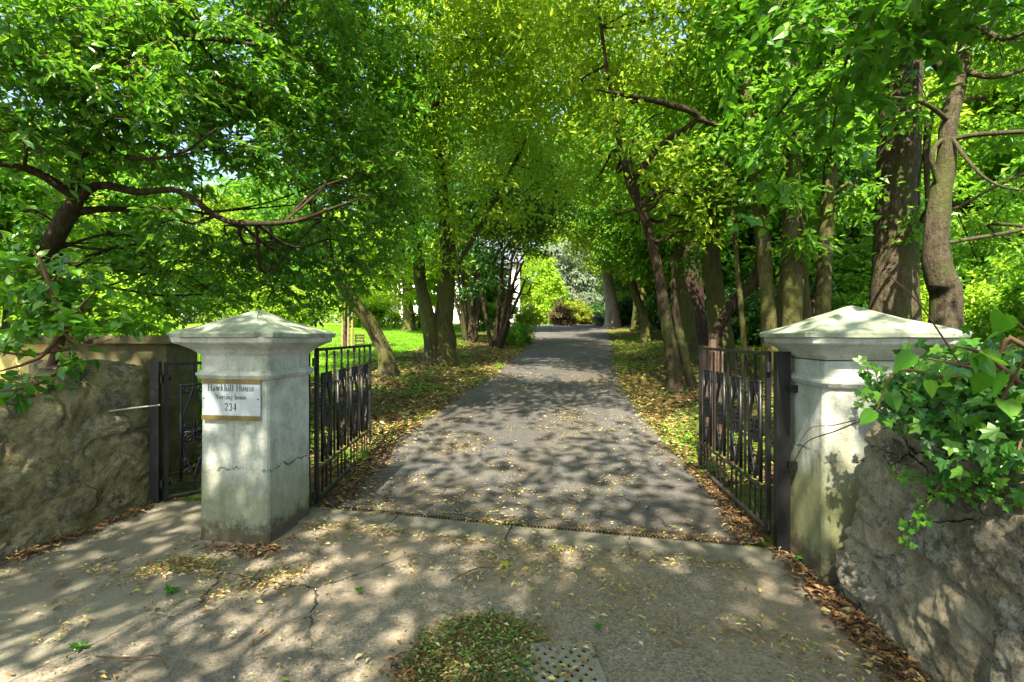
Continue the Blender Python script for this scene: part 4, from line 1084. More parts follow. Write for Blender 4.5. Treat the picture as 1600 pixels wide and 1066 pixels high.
multistem('bushy_tree', 'dark bushy tree fanning into many stems beside the drive', 775, 16.5, 7,
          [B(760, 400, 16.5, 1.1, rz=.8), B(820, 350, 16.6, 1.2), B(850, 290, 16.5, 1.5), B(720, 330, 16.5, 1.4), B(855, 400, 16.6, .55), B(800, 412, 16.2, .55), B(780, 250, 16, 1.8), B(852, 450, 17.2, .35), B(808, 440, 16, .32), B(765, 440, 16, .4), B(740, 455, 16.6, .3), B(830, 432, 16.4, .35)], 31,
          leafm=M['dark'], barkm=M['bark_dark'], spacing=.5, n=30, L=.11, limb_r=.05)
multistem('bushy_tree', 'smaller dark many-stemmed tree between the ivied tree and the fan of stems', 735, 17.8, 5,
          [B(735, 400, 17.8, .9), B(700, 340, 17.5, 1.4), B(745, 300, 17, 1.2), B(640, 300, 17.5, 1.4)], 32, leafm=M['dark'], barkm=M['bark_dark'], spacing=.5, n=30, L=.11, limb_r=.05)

# -- right side of the drive
Z0 = 8.7
tk = [G(1057, Z0), P(1054, 590, Z0), P(1050, 560, Z0), P(1043, 520, Z0), P(1038, 480, Z0), P(1030, 430, Z0), P(1022, 395, Z0), P(1008, 340, Z0), P(985, 290, Z0), P(970, 230, 8.6), P(950, 120, 8.4), P(930, -30, 8.2)]
ex = [([G(1082, 8.75), P(1078, 590, 8.75), P(1070, 560, 8.75), P(1062, 520, 8.8), P(1054, 470, 8.9), P(1050, 400, 9)], [.12, .10, .09, .08, .06, .03]),
      ([P(985, 290, Z0), P(1030, 230, 8.4), P(1090, 185, 8.2), P(1050, 165, 8.0), P(985, 150, 7.8), P(930, 140, 7.6)], [.05, .05, .055, .05, .035, .015]),
      ([P(1090, 185, 8.2), P(1150, 200, 8.3), P(1230, 170, 8.4)], [.05, .035, .02]),
      ([P(1005, 330, Z0), P(985, 240, 8.3), P(1010, 190, 8.2), P(1040, 175, 8.0)], [.02, .018, .015, .01])]
bl = [B(1018, 340, 8.2, .32), B(985, 290, 8.1, .34), B(968, 220, 8.0, .4), B(955, 160, 7.9, .4), B(1100, 360, 8.4, .35), B(1060, 300, 8.2, .35), B(1120, 290, 8.3, .35), B(1010, 260, 8.0, .5), B(1050, 230, 7.8, .45), B(960, 330, 8.6, .45), B(1080, 290, 8.3, .45), (1.5, 4.6, 8.2, 1.3), (2.8, 2.6, 8.7, 1.4), (2.4, 8, 8.7, 1.4), (.7, 1.8, 9.2, 1.3), (1.1, 9.9, 8.8, 1.2), (2.6, 11.5, 9.0, 1.4), (-.2, 3.2, 8.4, 1.1), (.9, 6.3, 8.8, 1.1), B(900, 60, 9, 1.3), B(960, 150, 9, 1.2), B(1040, 50, 8.6, 1.2), B(1000, 255, 9.6, .8), B(1090, 250, 9.4, .9), B(1130, 130, 9, 1.1), B(930, 280, 10.6, 1.0), B(1075, 340, 10, .7), B(880, 180, 10.5, 1.2), B(960, -20, 8.6, 1.3), B(1000, 350, 11, .7), B(1110, 30, 8.4, 1.0)]  # masses in plain coordinates are added above to block sun on the drive
tree('dappled_tree', 'dark flared trunk with pale sun dapples right of the drive', tk, [.155, .125, .115, .11, .10, .095, .09, .08, .07, .055, .035, .02], bl, M['canopy'], M['bark_dark'], spacing=.50, n=21, L=.13, shape='oval', seed=24, limb_r=.045, extra=ex, keep=clear_drive, rough=.22, sides=16)

def simple(name, label, pts, Z, r0, r1, blobs, leaf, barkk, seed, **kw):
    tk = [G(pts[0][0], Z)] + [P(x, y, Z) for x, y in pts]
    rr = np.linspace(r0, r1, len(tk))
    d = dict(spacing=.50, n=36, L=.115, limb_r=.05, keep=clear_drive, from_top=.5); d.update(kw)
    return tree(name, label, tk, list(rr), blobs, M[leaf], M[barkk], seed=seed, **d)
simple('slender_tree', 'slender dark trunk leaning left on the bank far along the right side', [(1010, 510), (1000, 480), (990, 450), (980, 400), (970, 330)], 19, .20, .12, [B(975, 400, 19, 1.2), B(1010, 350, 18.5, 1.8), B(960, 320, 19, 1.7), B(1030, 420, 19.5, .9), B(950, 250, 19, 2)], 'wood', 'bark_moss', 41)
simple('slender_tree', 'pale grey trunk at the far end of the drive', [(957, 492), (953, 460), (948, 430), (945, 380), (940, 300)], 31, .42, .25, [B(950, 390, 31, 2.2), B(975, 350, 30, 2.4), B(920, 330, 31, 2.4), B(1000, 400, 32, 2.0), B(960, 290, 31, 3)], 'canopy', 'bark_pale', 42, spacing=.8, L=.17)
simple('slender_tree', 'mossy forked trunk next beyond the dappled tree', [(1075, 500), (1068, 460), (1060, 420), (1062, 340)], 12.5, .2, .1, [B(1075, 380, 12.5, .9), B(1050, 300, 12.5, 1.4)], 'wood', 'bark_moss', 43)
simple('redwood_trunk', 'dark reddish trunk in the shade behind the dappled tree', [(1085, 500), (1082, 440), (1080, 380), (1078, 250)], 15.5, .36, .25, [B(1090, 330, 16, 1.6), B(1050, 260, 16, 2), B(1120, 250, 16, 1.8)], 'wood', 'bark_red', 44)
simple('mossy_tree', 'thick mossy trunk behind the far end of the right gate', [(1128, 530), (1118, 470), (1112, 400), (1110, 330), (1105, 220)], 10.5, .24, .14, [B(1120, 300, 10.5, 1.0), B(1160, 230, 10.5, 1.1), B(1090, 150, 10.5, 1.2)], 'wood', 'bark_moss', 45)
simple('crooked_tree', 'dark crooked trunk curving up to the right behind the gate', [(1118, 525), (1132, 495), (1150, 468), (1172, 448), (1186, 415), (1190, 370), (1185, 300)], 9.4, .13, .08, [B(1200, 300, 9.4, .8), B(1160, 180, 9.5, 1.0)], 'wood', 'bark_dark', 46)
simple('thin_tree', 'thin pale pole-like stem between the crooked trunk and mossy trunk', [(1162, 530), (1157, 470), (1152, 420), (1145, 340), (1130, 240)], 8.4, .05, .035, [B(1140, 230, 8.4, .7)], 'wood', 'bark_moss', 47)
simple('mossy_tree', 'yellow mossy trunk left of the two-stemmed trunks behind the pillar', [(1202, 510), (1197, 440), (1190, 360), (1180, 290), (1170, 200), (1160, 60)], 8.0, .13, .08, [B(1160, 60, 8, 1.0), B(1210, 180, 8, .8), B(1110, 130, 8.4, .7), B(1185, 300, 7.6, .28), B(1165, 230, 7.6, .35), B(1215, 240, 7.5, .3)], 'wood', 'bark_moss', 48)
simple('mossy_tree', 'tallest straight mossy trunk over the left edge of the right pillar cap', [(1238, 520), (1238, 440), (1236, 360), (1238, 260), (1235, 130), (1228, -20)], 7.8, .155, .11, [B(1230, -20, 7.8, 1.0), B(1270, 130, 8, .8), B(1180, 30, 8, .8), B(1250, 200, 7.3, .35), B(1232, 300, 7.4, .18), B(1262, 380, 7.5, .14), B(1240, 120, 7.2, .4)], 'wood', 'bark_moss', 49)
simple('mossy_tree', 'darker mossy trunk close behind the tallest straight one', [(1257, 510), (1252, 430), (1248, 330), (1250, 200)], 9, .14, .09, [B(1260, 240, 9, .8)], 'dark', 'bark_moss', 50)
simple('thin_tree', 'thin mossy stem slanting between two mossy trunks', [(1214, 530), (1220, 470), (1226, 400), (1230, 330)], 8.6, .07, .04, [B(1235, 320, 8.8, .6)], 'wood', 'bark_moss', 51)
simple('mossy_tree', 'slim mossy trunk leaning right, nearest left of the great trunk', [(1285, 500), (1288, 430), (1292, 340), (1299, 250), (1312, 160), (1335, 60), (1360, -20)], 7.8, .12, .07, [B(1340, 30, 7.8, .9), B(1300, 330, 8.6, .45), B(1300, 220, 7.3, .3), B(1325, 150, 7.3, .35), B(1345, 300, 7.6, .22)], 'wood', 'bark_moss', 52)
simple('thin_tree', 'dark stem slanting right behind the slim leaning trunk', [(1268, 500), (1278, 450), (1292, 390), (1310, 320)], 9.4, .09, .05, [B(1310, 320, 9.6, .7)], 'dark', 'bark_dark', 53)
# the great trunk and its crooked neighbour
tk = [G(1394, 8.6), P(1396, 470, 8.6), P(1399, 400, 8.6), P(1402, 300, 8.6), P(1406, 180, 8.6), P(1409, 60, 8.6), P(1412, -100, 8.6), P(1415, -320, 8.6)]
bl = [B(1500, -100, 9, 1.8), B(1300, -120, 9, 1.8), B(1420, -250, 9, 2.4), B(1330, 60, 9.6, .9), B(1540, 60, 9.6, 1.0), B(1390, 90, 7.6, .35), B(1430, 180, 7.6, .22), B(1450, 340, 7.9, .16), B(1400, 20, 7.4, .5)]
tree('beech_tree', 'great straight grey-green trunk behind the right pillar cap', tk, [.36, .345, .33, .32, .31, .30, .28, .2], bl, M['wood'], M['bark_grey'], spacing=.55, n=34, L=.10, seed=25, limb_r=.10, rough=.05, sides=24, from_top=.6)
tk = [G(1476, 7.0), P(1478, 470, 7), P(1474, 448, 7), P(1464, 415, 7), P(1463, 370, 7), P(1468, 310, 7), P(1478, 260, 7), P(1482, 200, 7), P(1492, 150, 7), P(1506, 90, 7), P(1512, 30, 7), P(1525, -60, 7), P(1540, -200, 7)]
ex = [([P(1474, 222, 7), P(1510, 213, 6.8), P(1560, 208, 6.5), P(1640, 205, 6.2)], [.04, .036, .032, .028]), ([P(1468, 300, 7), P(1456, 250, 6.9), P(1462, 228, 6.9), P(1478, 215, 7)], [.03, .035, .03, .03]),
      ([P(1484, 190, 7), P(1440, 160, 6.6), P(1370, 150, 6.2)], [.035, .025, .012]), ([P(1500, 110, 7), P(1560, 120, 6.6), P(1650, 90, 6.4)], [.045, .03, .02]), ([P(1480, 205, 7), P(1520, 260, 6.6), P(1560, 290, 6.4), P(1620, 300, 6.2)], [.03, .02, .015, .01]),
      ([P(1512, 30, 7), P(1570, 60, 6.4), P(1640, 30, 6)], [.04, .03, .02]), ([P(1515, 20, 7), P(1450, 50, 6.4), P(1380, 110, 6)], [.03, .02, .01])]
bl = [B(1600, 60, 6.8, .8), B(1560, -40, 6.6, .9), B(1590, 180, 7.4, .6), B(1450, 30, 7.4, .6), B(1560, 330, 8.4, .7), B(1520, 390, 9, .6), B(1620, 400, 8, .8)]
tree('crooked_tree', 'dark twisting trunk with side boughs at the right of the great trunk', tk, [.21, .20, .20, .16, .145, .135, .13, .12, .105, .095, .085, .07, .03], bl, M['wood'], M['bark_grey'], spacing=.40, n=26, L=.10, seed=26, limb_r=.035, extra=ex, rough=.16, sides=14)

# -- lime tree standing out of frame on the right, hanging over the gateway with large leaves
tk = [(4.9, 1.2, .9), (4.85, 1.3, 2.4), (4.6, 1.3, 4.2), (4.2, 1.2, 6.2), (3.9, 0.9, 8.6)]
bl = [B(1270, 40, 3.9, .45), B(1360, 120, 3.8, .40), B(1240, 150, 4.0, .36), B(1330, 30, 3.4, .4), B(1210, 60, 4.3, .45), B(1400, 30, 3.5, .5), B(1170, 20, 4.6, .45), B(1300, 200, 4.1, .26), B(1180, 230, 4.8, .3), B(1500, 10, 3.4, .5), B(1230, 260, 4.6, .22), B(1160, 330, 5.6, .25),
      (2.8, 1.0, 5.6, 1.2, 1.4, .9), (4.2, 2.4, 6.0, 1.4, 1.4, 1.0), (4.6, 0.0, 6.8, 1.6, 1.6, 1.2), (3.0, -0.8, 7.2, 1.5, 1.5, 1.0)]
ex = [([(4.6, 1.3, 4.4), (3.9, 2.6, 4.7), P(1400, 20, 3.9), P(1330, 60, 3.9), P(1270, 110, 4.0), P(1215, 180, 4.4), P(1180, 230, 4.8)], [.05, .04, .025, .02, .016, .01, .005]),
      ([(4.3, 1.2, 5.6), (3.6, 2.8, 5.4), P(1250, -60, 4.4), P(1210, 40, 4.4), P(1170, 60, 4.6)], [.05, .035, .02, .012, .006]),
      ([P(1330, 60, 3.9), P(1310, 150, 4.0), P(1300, 210, 4.1)], [.014, .01, .005])]
tree('lime_tree', 'lime boughs with large bright leaves hanging into the top right', tk, [.22, .20, .17, .13, .05], bl, M['lime'], M['bark_grey'], spacing=.27, n=13, L=.10, shape='heart', ratio=.85, seed=27, limb_r=.014, twig_frac=.4, flat=.5, extra=ex, from_top=.1, spray=True)

# ------------------------------------------------------------------ street trees behind the camera (they throw the dapple on the forecourt)
def copy_tree(o, loc, rz, sc, label, group=None):
    r = o.copy(); COL.objects.link(r); r.location = loc; r.rotation_euler = (0, 0, rz); r.scale = (sc, sc, sc)
    r['label'] = label
    if group: r['group'] = group
    for ch in o.children:
        c = ch.copy(); COL.objects.link(c); c.parent = r
    return r
rs = np.random.default_rng(77)
def broad(name, label, base, h, rad, leafm, barkm, seed, nb=9, spacing=.8, n=40, L=.16, group=None, low=.28, more=(), **kw):
    r = np.random.default_rng(seed); base = np.array(base, float)
    tk = [base, base + [r.normal(0, .1), r.normal(0, .1), h * .25], base + [r.normal(0, .25), r.normal(0, .25), h * .5], base + [r.normal(0, .3), r.normal(0, .3), h * .8]]
    bl = []
    for k in range(nb):
        a = k * 2.4 + r.uniform(-.4, .4); t = (k + .5) / nb
        zz = h * (low + (1 - low) * t * .92); rr = rad * math.sin(math.pi * (.18 + .75 * t)) ** .8 * r.uniform(.45, .75)
        s = rad * r.uniform(.38, .52)
        bl.append((base[0] + rr * math.cos(a), base[1] + rr * math.sin(a), base[2] + zz, s, s, s * .75))
    bl += list(more)
    return tree(name, label, tk, [h * .028, h * .024, h * .018, h * .006], bl, leafm, barkm, spacing=spacing, n=n, L=L, seed=seed, limb_r=h * .012, group=group, twig_frac=kw.pop('twig_frac', .3), **kw)

GS = 'street trees behind the viewer'
broad('street_tree', 'tall street tree behind the left wall, beside the viewer', (-6.2, -1.0, 0), 9.5, 4.0, M['wood'], M['bark_grey'], 61, nb=10, more=((-3.5, -.9, 7.3, 1.3, 1.3, .9), (-3.0, .6, 8.4, 1.2, 1.2, .8)), spacing=1.1, n=66, L=.14, group=GS, low=.42)  # unseen extra leaf masses added to keep sun off the left pillar
broad('street_tree', 'tall street tree standing right behind the viewer', (-2.0, -4.4, 0), 10.5, 3.9, M['wood'], M['bark_grey'], 62, nb=11, more=((.8, -1.2, 7.3, 1.2, 1.2, .9), (-.7, -1.4, 8.0, 1.0, 1.0, .7), (.3, -.3, 8.2, 1.0, 1.0, .7), (-1.6, -.4, 8.6, .9, .9, .7)), spacing=1.1, n=66, L=.14, group=GS, low=.45)  # extra leaf masses, out of view, added to shade right pillar and gateway
broad('street_tree', 'tall street tree behind the viewer on the right', (3.4, -4.4, 0), 9.5, 4.0, M['wood'], M['bark_grey'], 63, nb=10, spacing=1.1, n=66, L=.14, group=GS, low=.42)

# ------------------------------------------------------------------ woods behind
proto = broad('woodland_tree', 'woodland tree', (0, 0, 0), 12, 4.6, M['wood'], M['bark_grey'], 71, nb=13, spacing=.9, n=62, L=.25, low=.16)
proto2 = broad('woodland_tree', 'woodland tree', (0, 0, 0), 10, 3.8, M['canopy'], M['bark_moss'], 72, nb=11, spacing=.85, n=60, L=.22, low=.2)
proto3 = broad('understorey_tree', 'understorey', (0, 0, 0), 5.0, 2.6, M['wood'], M['bark_dark'], 73, nb=9, spacing=.55, n=46, L=.15, low=.05)
woods = [  # px, Z, which, scale, label
 (1180, 19, 0, 1.0, 'woodland tree behind the mossy trunks right of the drive'),
 (1330, 15, 2, 1.2, 'bushy understorey tree between the mossy trunks and the great trunk'),
 (1290, 23, 0, 1.1, 'woodland tree seen left of the great straight trunk'),
 (1460, 19, 1, 1.15, 'woodland tree seen between the great trunk and the twisting trunk'),
 (1600, 17, 2, 1.3, 'bright understorey tree at the right edge behind the bramble'),
 (1560, 24, 1, 1.3, 'tall yellow-green tree at the right edge beyond the twisting trunk'),
 (1120, 27, 1, 1.2, 'woodland tree beyond the dark reddish trunk'),
 (1060, 34, 0, 1.2, 'woodland tree far right of the drive beyond the pale grey trunk'),
 (1400, 32, 0, 1.3, 'tall woodland tree far behind the great trunk'),
 (1200, 38, 1, 1.4, 'yellow-green tree farthest back among the right woods'),
 (1010, 46, 1, 1.3, 'light green tree behind the pale grey trunk at the drive end'),
 (925, 66, 0, 1.3, 'large tree closing the view at the end of the drive'),
 (860, 60, 1, 1.3, 'yellow-green tree rising behind the golden conifer'),
 (780, 64, 0, 1.2, 'tree rising behind the white house, right part'),
 (690, 60, 1, 1.4, 'tree rising behind the middle of the white house'),
 (560, 50, 1, 1.1, 'yellow-green tree at the left end of the white house'),
 (450, 44, 0, 1.0, 'tree at the back of the lawn above the signed pillar'),
 (330, 36, 1, 1.0, 'yellow-green tree at the back of the lawn left of the signed pillar'),
 (180, 34, 0, 1.1, 'dark tree at the back of the lawn above the mossy wall end'),
 (20, 26, 1, 1.1, 'yellow-green tree beyond the garden wall at the left edge'),
 (-160, 22, 0, 1.0, 'tree beyond the garden wall just outside the left edge'),
 (1000, 80, 0, 1.6, 'tall tree on the skyline right of the drive end'),
 (700, 84, 0, 1.5, 'tall tree on the skyline behind the white house'),
 (480, 70, 0, 1.5, 'tall tree on the skyline above the lawn'),
 (1750, 16, 0, 1.0, 'woodland tree just outside the right edge'),
 (250, 46, 1, 1.3, 'tall light tree far back behind the lawn hedge'),
 (90, 40, 0, 1.3, 'tall dark tree far back behind the lawn hedge, left'),
 (400, 56, 0, 1.4, 'tall dark tree far back behind the lawn hedge, right'),
 (640, 24, 1, 1.0, 'yellow-green tree spreading behind the twin-stemmed tree'),
]
protos = [proto, proto2, proto3]; used = [False] * 3
for px, Z, w, sc, lab in woods:
    g0 = G(px, Z); rz = rs.uniform(0, 6.28)
    if not used[w]:
        o = protos[w]; used[w] = True; o.location = g0; o.rotation_euler = (0, 0, rz); o.scale = (sc,) * 3; o['label'] = lab; o['group'] = 'trees of the surrounding woods'
    else:
        copy_tree(protos[w], g0, rz, sc, lab, 'trees of the surrounding woods')

broad('woodland_tree', 'yellow-green tree arching from the right over the far drive', G(1000, 26), 13, 5.2, M['canopy'], M['bark_moss'], 74, nb=13, spacing=.9, n=50, L=.22, group='trees of the surrounding woods', low=.5)
broad('woodland_tree', 'yellow-green tree arching from the left over the far drive', G(735, 24), 12, 5.0, M['canopy'], M['bark_moss'], 75, nb=13, spacing=.9, n=50, L=.22, group='trees of the surrounding woods', low=.5)
# shrubs and small trees with a look of their own
def shrub(name, label, px, Z, r, h, leaf, seed, L=.10, n=40, sp=.35, cat='shrub', group=None, blobs=None, bark='bark_dark'):
    g0 = G(px, Z)
    bl = blobs or [(g0[0] + math.cos(a) * r * .35, g0[1] + math.sin(a) * r * .35, g0[2] + h * t, r * q, r * q, h * .38) for a, t, q in ((0, .38, .7), (2.1, .45, .62), (4.2, .6, .6), (1, .78, .42))]
    return tree(name, label, [g0, g0 + [0, 0, h * .4], g0 + [.05, 0, h * .75]], [.05 * h ** .5, .04, .015], bl, M[leaf], M[bark], spacing=sp, n=n, L=L, seed=seed, limb_r=.03, cat=cat, group=group, twig_frac=.2, hollow=.1)
def conifer(name, label, px, Z, r, h, leaf, seed, L=.12, sp=.4, n=34):
    g0 = G(px, Z); bl = [(g0[0], g0[1], g0[2] + h * t, r * (1 - .75 * t) + .15, r * (1 - .75 * t) + .15, h * .12) for t in (.08, .2, .32, .45, .58, .7, .82, .93)]
    return tree(name, label, [g0, g0 + [0, 0, h * .5], g0 + [0, 0, h * .95]], [.12, .08, .02], bl, M[leaf], M['bark_dark'], spacing=sp, n=n, L=L, seed=seed, limb_r=.03, hollow=.1, twig_frac=.1, flat=.9)
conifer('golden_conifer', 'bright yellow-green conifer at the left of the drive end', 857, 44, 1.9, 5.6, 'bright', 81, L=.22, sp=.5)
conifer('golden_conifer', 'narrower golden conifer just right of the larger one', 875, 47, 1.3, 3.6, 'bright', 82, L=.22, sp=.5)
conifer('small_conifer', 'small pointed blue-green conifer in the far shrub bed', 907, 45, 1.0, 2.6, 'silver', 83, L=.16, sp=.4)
shrub('russet_shrub', 'russet brown shrub at the corner of the far drive', 876, 36, 1.0, 1.7, 'russet', 84, L=.13)
shrub('golden_shrub', 'round yellow shrub with an orange tint in the far bed', 899, 41, 1.5, 1.9, 'gold', 85, L=.14)
shrub('green_shrub', 'low dark green shrub beyond the yellow one', 925, 44, 1.6, 1.8, 'dark', 86, L=.15)
shrub('green_shrub', 'pale flowering shrub by the pale grey trunk', 938, 35, .8, .9, 'silver', 87, L=.12)
shrub('green_shrub', 'blue-green shrub between the two trunks at the far right of the drive', 975, 33, 1.2, 1.7, 'dark', 88, L=.14)
g0 = G(915, 52)
tree('weeping_tree', 'grey-green spreading tree with drooping boughs in the far bed', [g0, g0 + [-.4, 0, 1.8], g0 + [-1.4, 0, 3.8], g0 + [-2.2, 0, 5.5]], [.35, .28, .2, .1], [B(900, 440, 52, 2.2), B(935, 430, 52, 2.6), B(960, 455, 51, 1.8), B(930, 470, 50, 1.6), B(890, 400, 52, 2.2)], M['silver'], M['bark_pale'], spacing=.75, n=34, L=.22, seed=89, limb_r=.12, droop=1.2,
     extra=[([g0 + [-.2, 0, 1], g0 + [1.2, 0, 3], g0 + [2.6, 0, 4.4]], [.2, .14, .05])])
shrub('golden_maple', 'yellow and orange leaved small tree at the back of the lawn', 585, 30, 2.2, 4.6, 'gold', 90, L=.17, sp=.6, cat='tree',
      blobs=[B(578, 440, 30, 1.2), B(592, 452, 30, 1.3), B(568, 470, 30, 1.3), B(600, 478, 30, 1.0)])
shrub('lawn_shrub', 'light green shrub spreading below the golden maple', 570, 28, 2.0, 2.4, 'bright', 91, L=.15, sp=.5)
shrub('lawn_shrub', 'small round clipped shrub on the lawn in front of the white house', 617, 27, .6, .9, 'bright', 92, L=.10)
shrub('lawn_shrub', 'small round clipped shrub against the twin-stemmed tree', 655, 26, .7, 1.0, 'canopy', 93, L=.10)
shrub('lawn_shrub', 'yellow-green shrub on the lawn seen left of the signed pillar', 195, 16, 1.3, 2.0, 'bright', 94, L=.13)
shrub('lawn_shrub', 'wide yellow-green shrub beyond the coping of the mossy wall', 120, 13, 1.3, 2.2, 'bright', 95, L=.12)
shrub('lawn_shrub', 'pale shrub on the lawn behind the cap of the signed pillar', 440, 24, 1.5, 2.2, 'canopy', 96, L=.13)
shrub('bank_shrub', 'leafy green shrub at the left edge of the drive beyond the fan of stems', 812, 19.5, .7, .8, 'wood', 97, L=.10)
shrub('bank_shrub', 'low leafy shrub at the foot of the fan of stems', 790, 18, .7, .7, 'wood', 98, L=.10)
shrub('bank_shrub', 'tall airy green bush in front of the white house wall', 762, 25, 1.3, 3.8, 'wood', 103, L=.14)
shrub('bank_shrub', 'flowering shrub by the railing at the drive end', 822, 27, .8, 1.4, 'canopy', 99, L=.12)
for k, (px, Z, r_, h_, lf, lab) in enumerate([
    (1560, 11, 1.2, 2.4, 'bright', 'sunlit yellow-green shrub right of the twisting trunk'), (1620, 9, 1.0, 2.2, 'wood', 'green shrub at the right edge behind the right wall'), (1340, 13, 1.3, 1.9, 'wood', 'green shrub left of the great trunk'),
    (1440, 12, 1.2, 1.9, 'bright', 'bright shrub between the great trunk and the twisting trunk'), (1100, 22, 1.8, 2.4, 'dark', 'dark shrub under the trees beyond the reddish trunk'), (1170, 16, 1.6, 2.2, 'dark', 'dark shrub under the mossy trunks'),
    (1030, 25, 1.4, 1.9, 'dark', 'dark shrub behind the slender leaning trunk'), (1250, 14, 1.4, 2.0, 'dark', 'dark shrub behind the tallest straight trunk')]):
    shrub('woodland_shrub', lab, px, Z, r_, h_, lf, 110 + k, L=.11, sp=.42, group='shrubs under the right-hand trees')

# clipped hedge closing the lawn
hd = empty('hedge', G(300, 37).tolist()); tag(hd, 'long green hedge closing the back of the lawn', 'hedge')
r = np.random.default_rng(120); n = 26000; b = MB()
x = r.uniform(-46, -9.5, n); y = 36 + r.uniform(-.7, .7, n) + x * .04; z = H(x, y) + 2.3 * r.random(n) ** .8 + .25 * vnoise(np.stack([x, y, 0 * x], 1), .8)
add_leaves(b, np.stack([x, y, z], 1), r.normal(0, 1, (n, 3)), r.normal(0, .6, (n, 3)) + [0, -.6, .6], .24 * r.uniform(.6, 1.2, n), .15)
o = b.build('foliage', M['canopy'], hd, loc=G(300, 37), smooth=False); o.location = (0, 0, 0)
for a in np.arange(-45, -10, 2.5):
    b = MB(); b.tube([[a, 36 + a * .04, Hs(a, 36) - .1], [a + .1, 36 + a * .04, Hs(a, 36) + 1.6]], [.06, .02], 5)
    o = b.build('stem', M['bark_dark'], hd, loc=G(300, 37)); o.location = (0, 0, 0)

# staked saplings
for k, (px, lab) in enumerate([(535, 'left timber stake of the young tree on the lawn'), (544, 'middle timber stake of the young tree on the lawn'), (550, 'right timber stake of the young tree on the lawn')]):
    b = MB(); g0 = G(px, 14.5); b.tube([g0, g0 + [0.01, 0, .8], g0 + [0.0, 0, 1.62]], [.035, .033, .03], 8, .06)
    tag(b.build('timber_stake', M['timber']), lab, 'stake', 'timber stakes round a young tree')
shrub('young_tree', 'young staked tree with light leaves on the lawn', 541, 14.8, .7, 2.8, 'canopy', 101, L=.10, cat='tree', blobs=[B(541, 455, 14.8, .7), B(530, 425, 14.8, .6)])
# small reddish bench on the lawn
bn = empty('garden_bench', G(562, 13.2, 0).tolist(), .3); bn.scale = (.62, .62, .62); tag(bn, 'small red-brown timber bench beside the leaning trunk', 'bench')
b = MB(); [b.box((0, -.12 + k * .12, .42), (.42, .09, .03)) for k in range(3)]; b.build('seat', M['timber_red'], bn, smooth=False)
b = MB(); [b.box((0, .20, .58 + k * .12), (.42, .025, .08)) for k in range(3)]; b.build('backrest', M['timber_red'], bn, smooth=False)
for sx_ in (-.18, .18):
    for sy_, hh in ((-.14, .40), (.17, .86)):
        b = MB(); b.box((sx_, sy_, hh / 2 - .02), (.045, .045, hh)); b.build('leg', M['timber_red'], bn, smooth=False)
# log pile / red slabs leaning behind the right gate
for k, (dx, hh, lab) in enumerate([(0, .62, 'reddish timber offcut, leftmost of three behind the right gate'), (.09, .66, 'reddish timber offcut, middle of three behind the right gate'), (.18, .6, 'reddish timber offcut, rightmost of three behind the right gate')]):
    b = MB(); g0 = np.array([2.18 + dx, 5.45, Hs(2.3, 5.45)]); b.box((g0[0], g0[1] + dx * .2, g0[2] + hh), (.06, .04, hh * 2), .2)
    tag(b.build('timber_post', M['timber_red'], smooth=False), lab, 'post', 'timber offcuts standing behind the right gate')

# fence of white posts at the back of the lawn
fn = empty('white_fence', G(600, 33).tolist()); tag(fn, 'low white paling fence at the back of the lawn', 'fence')
x0, x1, y0 = G(565, 33)[0], G(640, 33)[0], 33.0
gx = G(600, 33)
for a in np.linspace(x0, x1, 9):
    b = MB(); b.box((a - gx[0], 0, .6), (.09, .07, 1.3)); b.build('post', M['fence_paint'], fn, smooth=False)
for zz in (.45, .95):
    b = MB(); b.box(((x0 + x1) / 2 - gx[0], .06, zz), (x1 - x0, .04, .16)); b.build('rail', M['fence_paint'], fn, smooth=False)
rl = empty('railing', G(760, 30).tolist()); tag(rl, 'thin pale metal railing along the terrace left of the drive end', 'railing')
gx = G(760, 30); x0, x1 = G(655, 30)[0], G(832, 30)[0]
for a in np.linspace(x0, x1, 15):
    b = MB(); b.box((a - gx[0], 0, .6), (.05, .05, 1.3)); b.build('post', M['fence_paint'], rl, smooth=False)
for zz in (.4, .8, 1.2):
    b = MB(); b.box(((x0 + x1) / 2 - gx[0], -.04, zz), (x1 - x0, .03, .04)); b.build('rail', M['fence_paint'], rl, smooth=False)

# white house behind the left-hand trees
hx0, hx1, hy = P(598, 0, 40)[0], P(812, 0, 40)[0], 40.0
hz = Hs((hx0 + hx1) / 2, hy) - .1
hs = empty('white_house', ((hx0 + hx1) / 2, hy, hz)); tag(hs, 'white rendered house glimpsed between the trees left of the drive', 'house')
W = hx1 - hx0; D = 8.0; HH = 5.2
wx = [(-.9, 1.1), (.9, 1.1), (-.9, 3.3), (.9, 3.3), (4.5, 1.1), (4.5, 3.3), (-4.6, 3.3), (-4.6, 1.1)]
b = MB()
